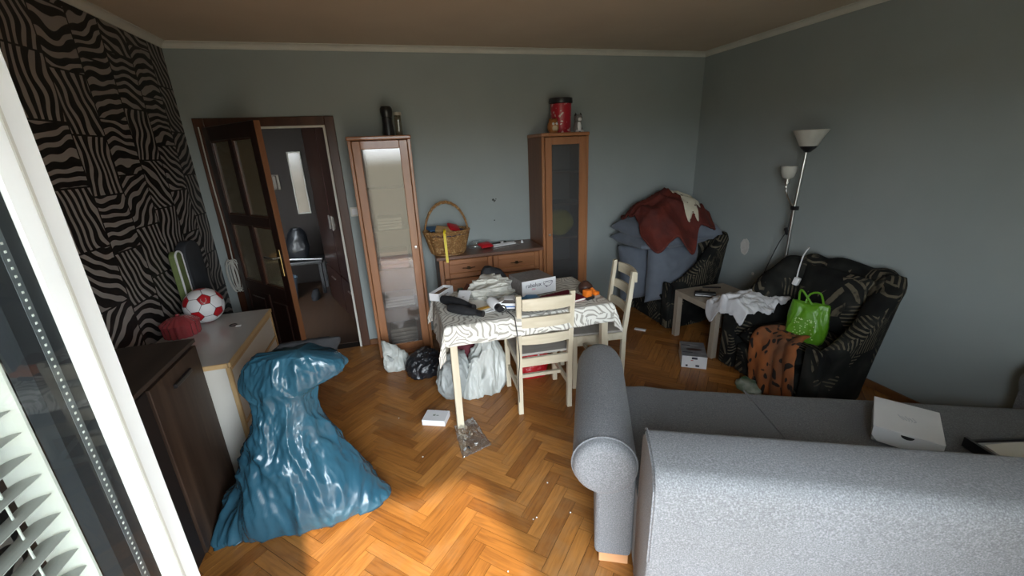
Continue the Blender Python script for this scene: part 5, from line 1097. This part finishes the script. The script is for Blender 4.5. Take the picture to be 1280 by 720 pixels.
for k in range(5): tube(spline([(-0.03 + 0.012 * k, 0.012 - 0.008 * (k % 2), 0.0815), (-0.018 + 0.012 * k, -0.012, 0.0815), (-0.01 + 0.008 * k, -0.022, 0.0815)], 4), 0.0022, 5, bm)
obj('silver_emblem', bm, mat('silver_foil', (0.55, 0.57, 0.6), (0.5, 0.52, 0.55), 0.3), ldb)
fr_ = thing('framed_sheet', 'black-edged flat frame with pale sheet lying on the sofa seat', 'frame', sofa_pt(1.90, 1.70, 0.436), SA + math.radians(10))
obj('backing', box(-0.25, 0.25, -0.15, 0.15, 0, 0.02, 0.002, 1), mat('pale_board', (0.42, 0.42, 0.43), None, 0.5), fr_)
b = bmesh.new(); box(-0.258, -0.245, -0.16, 0.16, 0, 0.045, bm=b); box(-0.245, 0.26, 0.15, 0.16, 0, 0.03, bm=b); box(-0.245, 0.26, -0.16, -0.15, 0, 0.03, bm=b); obj('rim', b, BLACKP, fr_)
obj('sheet', drape(-0.2, 0.26, -0.12, 0.13, lambda u, v, x, y: (x, y, 0.024 + 0.010 * math.sin(u * 5) ** 2 + 0.004 * N3(x * 9, y * 9, 3)), 20, 14, 0.001), PAPER, fr_, smooth=True)

# ------------------------------------------------------------------ armchairs (local: faces -x)
def make_armchair(label, loc, rz=0):
    t = thing('tub_armchair', label, 'armchair', loc, rz, 'dark patterned tub armchairs')
    n = 56; path = []
    # U plan: front right -> around the back -> front left
    for i in range(n + 1):
        s = i / n; a = -PI / 2 + PI * s   # -90..90
        ex = abs(math.cos(a)) ** 0.62; ey = abs(math.sin(a)) ** 0.62 * math.copysign(1, math.sin(a))
        path.append((-0.34 + 0.64 * ex, 0.395 * ey))
    bm = bmesh.new(); rings = []
    for i, (x, y) in enumerate(path):
        x0, y0 = path[max(i - 1, 0)]; x1, y1 = path[min(i + 1, n)]; d = Vector((x1 - x0, y1 - y0)).normalized(); nr = Vector((d.y, -d.x))
        k = min(max((x + 0.34) / 0.58, 0), 1); k = k * k * (3 - 2 * k); h = 0.49 + 0.395 * k + 0.012 * math.sin(i * 0.9)
        fl = 0.045 * k + 0.015
        pr = [(-0.005, 0.035), (0.0, 0.10), (0.010 + fl * 0.3, 0.35), (0.02 + fl, h - 0.09), (0.030 + fl, h - 0.045), (0.022 + fl, h - 0.012), (-0.008 + fl * 0.8, h), (-0.048 + fl * 0.6, h - 0.012), (-0.075 + fl * 0.4, h - 0.05), (-0.085, h - 0.12), (-0.10, 0.36), (-0.11, 0.20), (-0.105, 0.035)]
        rings.append([bm.verts.new((x + nr.x * o_, y + nr.y * o_, z)) for o_, z in pr])
    m = len(rings[0])
    for A, B in zip(rings, rings[1:]):
        for k in range(m): bm.faces.new((A[k], A[(k + 1) % m], B[(k + 1) % m], B[k]))
    bm.faces.new(rings[0]); bm.faces.new(rings[-1]); obj('shell', bm, ARMF, t, smooth=True, angle=70)
    for s in (-1, 1): obj('arm_front', box(-0.375, -0.335, s * 0.345 - 0.062, s * 0.345 + 0.062, 0.04, 0.49, 0.018, 3), ARMF, t, smooth=True)
    obj('apron', box(-0.355, 0.15, -0.25, 0.25, 0.04, 0.26, 0.012), ARMF, t, smooth=True)
    b = pillow(0.56, 0.50, 0.19, 16, 0.006, 2, 0.34, 0.0); xf(b, Matrix.Translation((-0.09, 0, 0.335))); obj('seat_cushion', b, ARMF, t, smooth=True)
    b = pillow(0.42, 0.50, 0.12, 14, 0.006, 4, 0.4, 0.0); xf(b, Matrix.Translation((0.155, 0, 0.63)) @ Matrix.Rotation(math.radians(-80), 4, 'Y')); obj('back_cushion', b, ARMF, t, smooth=True)
    for sx in (-0.28, 0.15):
        for sy in (-0.24, 0.24): obj('foot', lathe([(0, 0), (0.02, 0), (0.026, 0.045), (0, 0.045)], 12, cen=(sx, sy, 0)), BLACKP, t, smooth=True)
    return t
ac = make_armchair('dark patterned tub armchair holding a green bag, by the floor lamp', (2.755, 2.07, 0))
ac2 = copy_tree(ac, (2.745, 3.50, 0), 0, 'dark patterned tub armchair in the corner under the cushion pile'); ac2.scale = (1, 0.87, 1)

# cushions and blanket on the corner armchair
def cushion(label, w_, h_, t_, loc, rot, seed):
    b = pillow(w_, h_, t_ * 1.15, 30, 0.03, seed, 0.46, 0.07); put(b, loc, rot); tag(obj('cushion', b, CUSH, smooth=True, angle=180), label, 'cushion', 'slate cushions piled on the corner armchair')
cushion('large slate cushion standing upright at the front of the pile', 0.60, 0.58, 0.17, (2.57, 3.40, 0.53), (math.radians(88), 0.03, 0.06), 3)
cushion('slate cushion standing upright at the left of the pile', 0.56, 0.60, 0.15, (2.42, 3.63, 0.49), (math.radians(86), -0.05, -0.18), 5)
cushion('slate cushion lying lowest across the upright ones', 0.88, 0.52, 0.14, (2.53, 3.55, 0.845), (0.04, 0.0, 0.10), 7)
cushion('slate cushion at the upper left of the pile beneath the blanket', 0.50, 0.46, 0.15, (2.36, 3.58, 0.935), (0.06, 0.06, 0.25), 9)
cushion('slate cushion at the upper right of the pile beneath the blanket', 0.54, 0.46, 0.19, (2.78, 3.50, 0.945), (0.22, 0.10, -0.15), 11)
bl_ = thing('blanket', 'crumpled russet red blanket with pale print on top of the cushions', 'blanket', (0, 0, 0))
def blz(u, v, x, y):
    cx, cy = u - 0.5, v - 0.5; r = math.hypot(cx * 1.0, cy * 1.0) * 2
    base = 1.065 + 0.19 * max(0, 1 - (r / 1.05) ** 2.2) - 0.03 * max(0, r - 0.8)
    f = 0.040 * ridges(Vector((x, y, 0)), 6, (5, 9, 1)) * (1 if r < 0.9 else 0.6)
    z = base + f + 0.06 * math.exp(-((cx - 0.02) ** 2 + (cy - 0.1) ** 2) / 0.02)
    if v < 0.24: z -= (0.24 - v) * 0.70 * (1.15 + 0.3 * math.sin(u * 14))
    if v < 0.34: y -= 0.13 * (0.34 - v) / 0.34
    return (x + 0.015 * N3(x * 6, y * 6, 1), y + 0.02 * N3(x * 5, y * 5, 4), z)
obj('cloth', drape(2.13, 2.98, 3.28, 3.80, blz, 90, 70, 0.014, None, 0.75, 0.25), REDBL, bl_, smooth=True, angle=180)
def prz(u, v, x, y):
    cx = (x - 2.13) / 0.85; cy = (y - 3.28) / 0.52; q = blz(cx, cy, x, y); return (q[0], q[1] - 0.004, q[2] + 0.010)
obj('pale_print', drape(2.60, 2.80, 3.36, 3.58, prz, 28, 28, 0.003, None, 0.9, 0.6), CARTOON, bl_, smooth=True, angle=180)

# ------------------------------------------------------------------ coffee table and its things
ct = thing('coffee_table', 'low square pale wood coffee table between the armchairs', 'table', (0, 0, 0))
KX0, KX1, KY0, KY1 = 2.405, 2.93, 2.572, 3.10
obj('tabletop', box(KX0, KX1, KY0, KY1, 0.40, 0.45, 0.002, 1), ASH, ct)
for x in (KX0, KX1 - 0.05):
    for y in (KY0, KY1 - 0.05): obj('leg', box(x, x + 0.05, y, y + 0.05, 0, 0.40, 0.002, 1), ASHV, ct)
bo = thing('black_case', 'flat black case with white stripe on the coffee table', 'case', (2.53, 2.86, 0.45), math.radians(-38)); obj('case', box(-0.085, 0.085, -0.035, 0.035, 0, 0.035, 0.004), BLACKP, bo); obj('white_stripe', box(-0.08, 0.08, -0.0358, -0.035, 0.012, 0.019), CARD, bo)
tag(obj('black_pen', tube([(2.66, 3.05, 0.457), (2.80, 2.98, 0.457)], 0.007, 8), BLACKP, smooth=True), 'black pen at the far edge of the coffee table', 'pen')
for k, (a, b_) in enumerate(((2.60, 3.0), (2.66, 2.965))): tag(obj('crumb', put(box(-0.012, 0.012, -0.006, 0.006, 0, 0.006, 0.002), (a, b_, 0.45), (0, 0, k)), BLACKP), ['tiny dark scrap left on the coffee table top', 'tiny dark scrap nearer the pen on the coffee table'][k], 'scrap')
def clz(u, v, x, y):
    top = 0.458 if y > 2.60 else 0.55
    if 2.51 < y < 2.60: top = 0.55 - (y - 2.51) / 0.09 * 0.092
    z = top + 0.026 + 0.036 * max(-0.4, ridges(Vector((x, y, 0)), 4, (7, 10, 1))) + 0.03 * math.exp(-((x - 2.66) ** 2 + (y - 2.62) ** 2) / 0.012)
    if y < 2.37: z -= (2.37 - y) * 0.6
    if x < 2.395: z -= (2.395 - x) * 1.5; x = 2.395 - (2.395 - x) * 0.22
    return (x + 0.012 * N3(x * 9, y * 9, 2), y + 0.012 * N3(x * 9, y * 9, 6), z)
tag(obj('white_tshirt', drape(2.29, 2.90, 2.26, 2.72, clz, 80, 60, 0.008, None, 0.85, 0.2), WHITECL, smooth=True, angle=180), 'crumpled white t-shirt over coffee table corner and chair arm', 'shirt')

# things on the near armchair
gb_ = thing('green_bag', 'lime green carrier bag with handles on the dark armchair seat', 'bag', (2.60, 1.97, 0.405), math.radians(-62))
bm = blob([(0, 0, 0.0, 0.10, 0.055), (0, 0, 0.08, 0.115, 0.06), (0, 0.01, 0.18, 0.112, 0.05), (0, 0.02, 0.26, 0.105, 0.030), (0, 0.02, 0.275, 0.10, 0.012)], 80, 100, 0.012, 9, 7, 3.0, zmin=0.0, rg=(12, 12, 6)); obj('sack', bm, GREENM, gb_, smooth=True, angle=180)
for s in (-1, 1): obj('handle', tube(spline([(-0.05 + s * 0.02, 0.02 - s * 0.008, 0.265), (-0.045 + s * 0.03, 0.03, 0.33), (-0.01 + s * 0.05, 0.03, 0.345), (0.04 + s * 0.03, 0.02 + s * 0.012, 0.265)], 6), 0.007, 6), GREENM, gb_, smooth=True)
bm = bmesh.new(); random.seed(5)
for k in range(46):
    u_, v_ = random.uniform(-0.055, 0.06), random.uniform(0.05, 0.19); b = lathe([(0, 0), (0.0045, 0.0008), (0, 0.002)], 6); xf(b, Matrix.Translation((u_, -0.072 - 0.004 * math.cos(u_ * 20) + 0.03 * max(0, v_ - 0.12), v_)) @ Matrix.Rotation(PI / 2, 4, 'X')); merge(bm, b)
o = obj('pale_print', bm, mat('pale_green_print', (0.42, 0.60, 0.25), None, 0.5), gb_); o['kind'] = 'stuff'
def tgz(u, v, x, y):
    # hangs over the front of the seat: v runs from the seat inward down to the floor side
    if v < 0.35: px_, pz = 2.60 - v / 0.35 * 0.19, 0.445 + 0.02 * math.sin(v * 9)
    else: k = (v - 0.35) / 0.65; px_, pz = 2.405 - 0.035 * math.sin(k * 2.6), 0.44 - 0.42 * k
    w_ = 0.08 + 0.09 * min(1, v / 0.4) + 0.025 * v; py = 1.985 + (u - 0.5) * 2 * w_ + 0.02 * math.sin(v * 5)
    f = 0.034 * (0.6 * math.sin(u * 8.5 + v * 2.0) + 0.4 * math.sin(u * 15 - v * 3 + 1)) * (0.4 + v * 0.6) + 0.016 * crease(Vector((py, pz, 0)), 7, 3)
    if v < 0.35: pz += abs(f) * 0.9
    else: px_ -= abs(f) + 0.004
    return (px_, py, max(pz, 0.012))
tag(obj('spotted_throw', drape(0, 1, 0, 1, tgz, 44, 54, 0.010), TIGER, smooth=True, angle=180), 'orange throw with black animal spots hanging off the dark armchair', 'throw')
tag(obj('snack_packet', blob([(2.33, 2.10, 0.002, 0.06, 0.09), (2.33, 2.10, 0.03, 0.065, 0.095), (2.33, 2.10, 0.07, 0.04, 0.06)], 16, 36, 0.012, 14, 3), mat('green_white_foil', (0.50, 0.52, 0.48), (0.02, 0.10, 0.03), 0.35, 9), smooth=True), 'green and white foil packet on the floor under the throw', 'packet')
ex = thing('extension_lead', 'white extension lead plug hanging over the armchair back', 'cable', (0, 0, 0))
obj('cord', tube(spline([(3.03, 2.40, 0.93), (2.97, 2.345, 0.945), (2.90, 2.32, 0.90), (2.86, 2.305, 0.80), (2.85, 2.30, 0.74)], 6), 0.005, 6), CARD, ex, smooth=True); obj('plug', put(box(-0.02, 0.02, -0.02, 0.02, -0.03, 0.03, 0.008), (2.85, 2.298, 0.71), (0.2, 0.1, 0.3)), CARD, ex, smooth=True)

# ------------------------------------------------------------------ floor lamp
lp = thing('floor_lamp', 'slim steel floor lamp with opal uplighter and small side shade', 'lamp', (2.985, 2.535, 0))
PXY = (0.0, 0.0)
obj('base', lathe([(0, 0), (0.115, 0), (0.115, 0.018), (0.10, 0.026), (0.02, 0.03), (0, 0.03)], 32), BLACKP, lp, smooth=True)
obj('pole', tube([(0, 0, 0.02), (0, 0, 0.6), (0, 0, 1.2), (0, -0.02, 1.64)], 0.0115, 12), SILVER, lp, smooth=True)
sh = obj('shade', lathe([(0.045, 1.665), (0.06, 1.68), (0.085, 1.735), (0.114, 1.785), (0.111, 1.788), (0.081, 1.738), (0.05, 1.68), (0.03, 1.672)], 36, cen=(0, -0.03, 0)), LSHADE, lp, smooth=True)
obj('socket', lathe([(0, 1.63), (0.018, 1.632), (0.05, 1.662), (0.058, 1.682), (0.04, 1.684), (0, 1.684)], 28, cen=(0, -0.03, 0)), BLACKP, lp, smooth=True)
obj('side_arm', tube(spline([(0, -0.005, 1.22), (-0.005, 0.02, 1.24), (-0.005, 0.07, 1.30), (-0.005, 0.095, 1.36), (-0.005, 0.095, 1.40)], 6), 0.007, 8), SILVER, lp, smooth=True)
obj('clamp', box(-0.018, 0.018, -0.028, 0.02, 1.205, 1.235, 0.005), BLACKP, lp, smooth=True)
ss = obj('side_shade', lathe([(0.022, 1.435), (0.04, 1.45), (0.052, 1.485), (0.056, 1.53), (0.053, 1.53), (0.047, 1.485), (0.036, 1.455), (0.0, 1.44)], 28, cen=(-0.005, 0.095, 0)), LSHADE, lp, smooth=True); obj('side_socket', lathe([(0, 1.395), (0.02, 1.397), (0.022, 1.435), (0, 1.437)], 18, cen=(-0.005, 0.095, 0)), SILVER, lp, smooth=True)
obj('cord', tube(spline([(0, 0.012, 1.22), (0.0, 0.02, 1.12), (0.01, 0.04, 1.03), (0.03, 0.11, 0.92), (0.08, 0.22, 0.72), (0.12, 0.31, 0.5), (0.15, 0.36, 0.2), (0.15, 0.37, 0.03)], 6), 0.0035, 6), DARKC, lp, smooth=True)
obj('cord_switch', put(box(-0.011, 0.011, -0.012, 0.012, -0.03, 0.03, 0.006), (0.010, 0.04, 1.03), (-0.5, 0, 0)), BLACKP, lp, smooth=True)
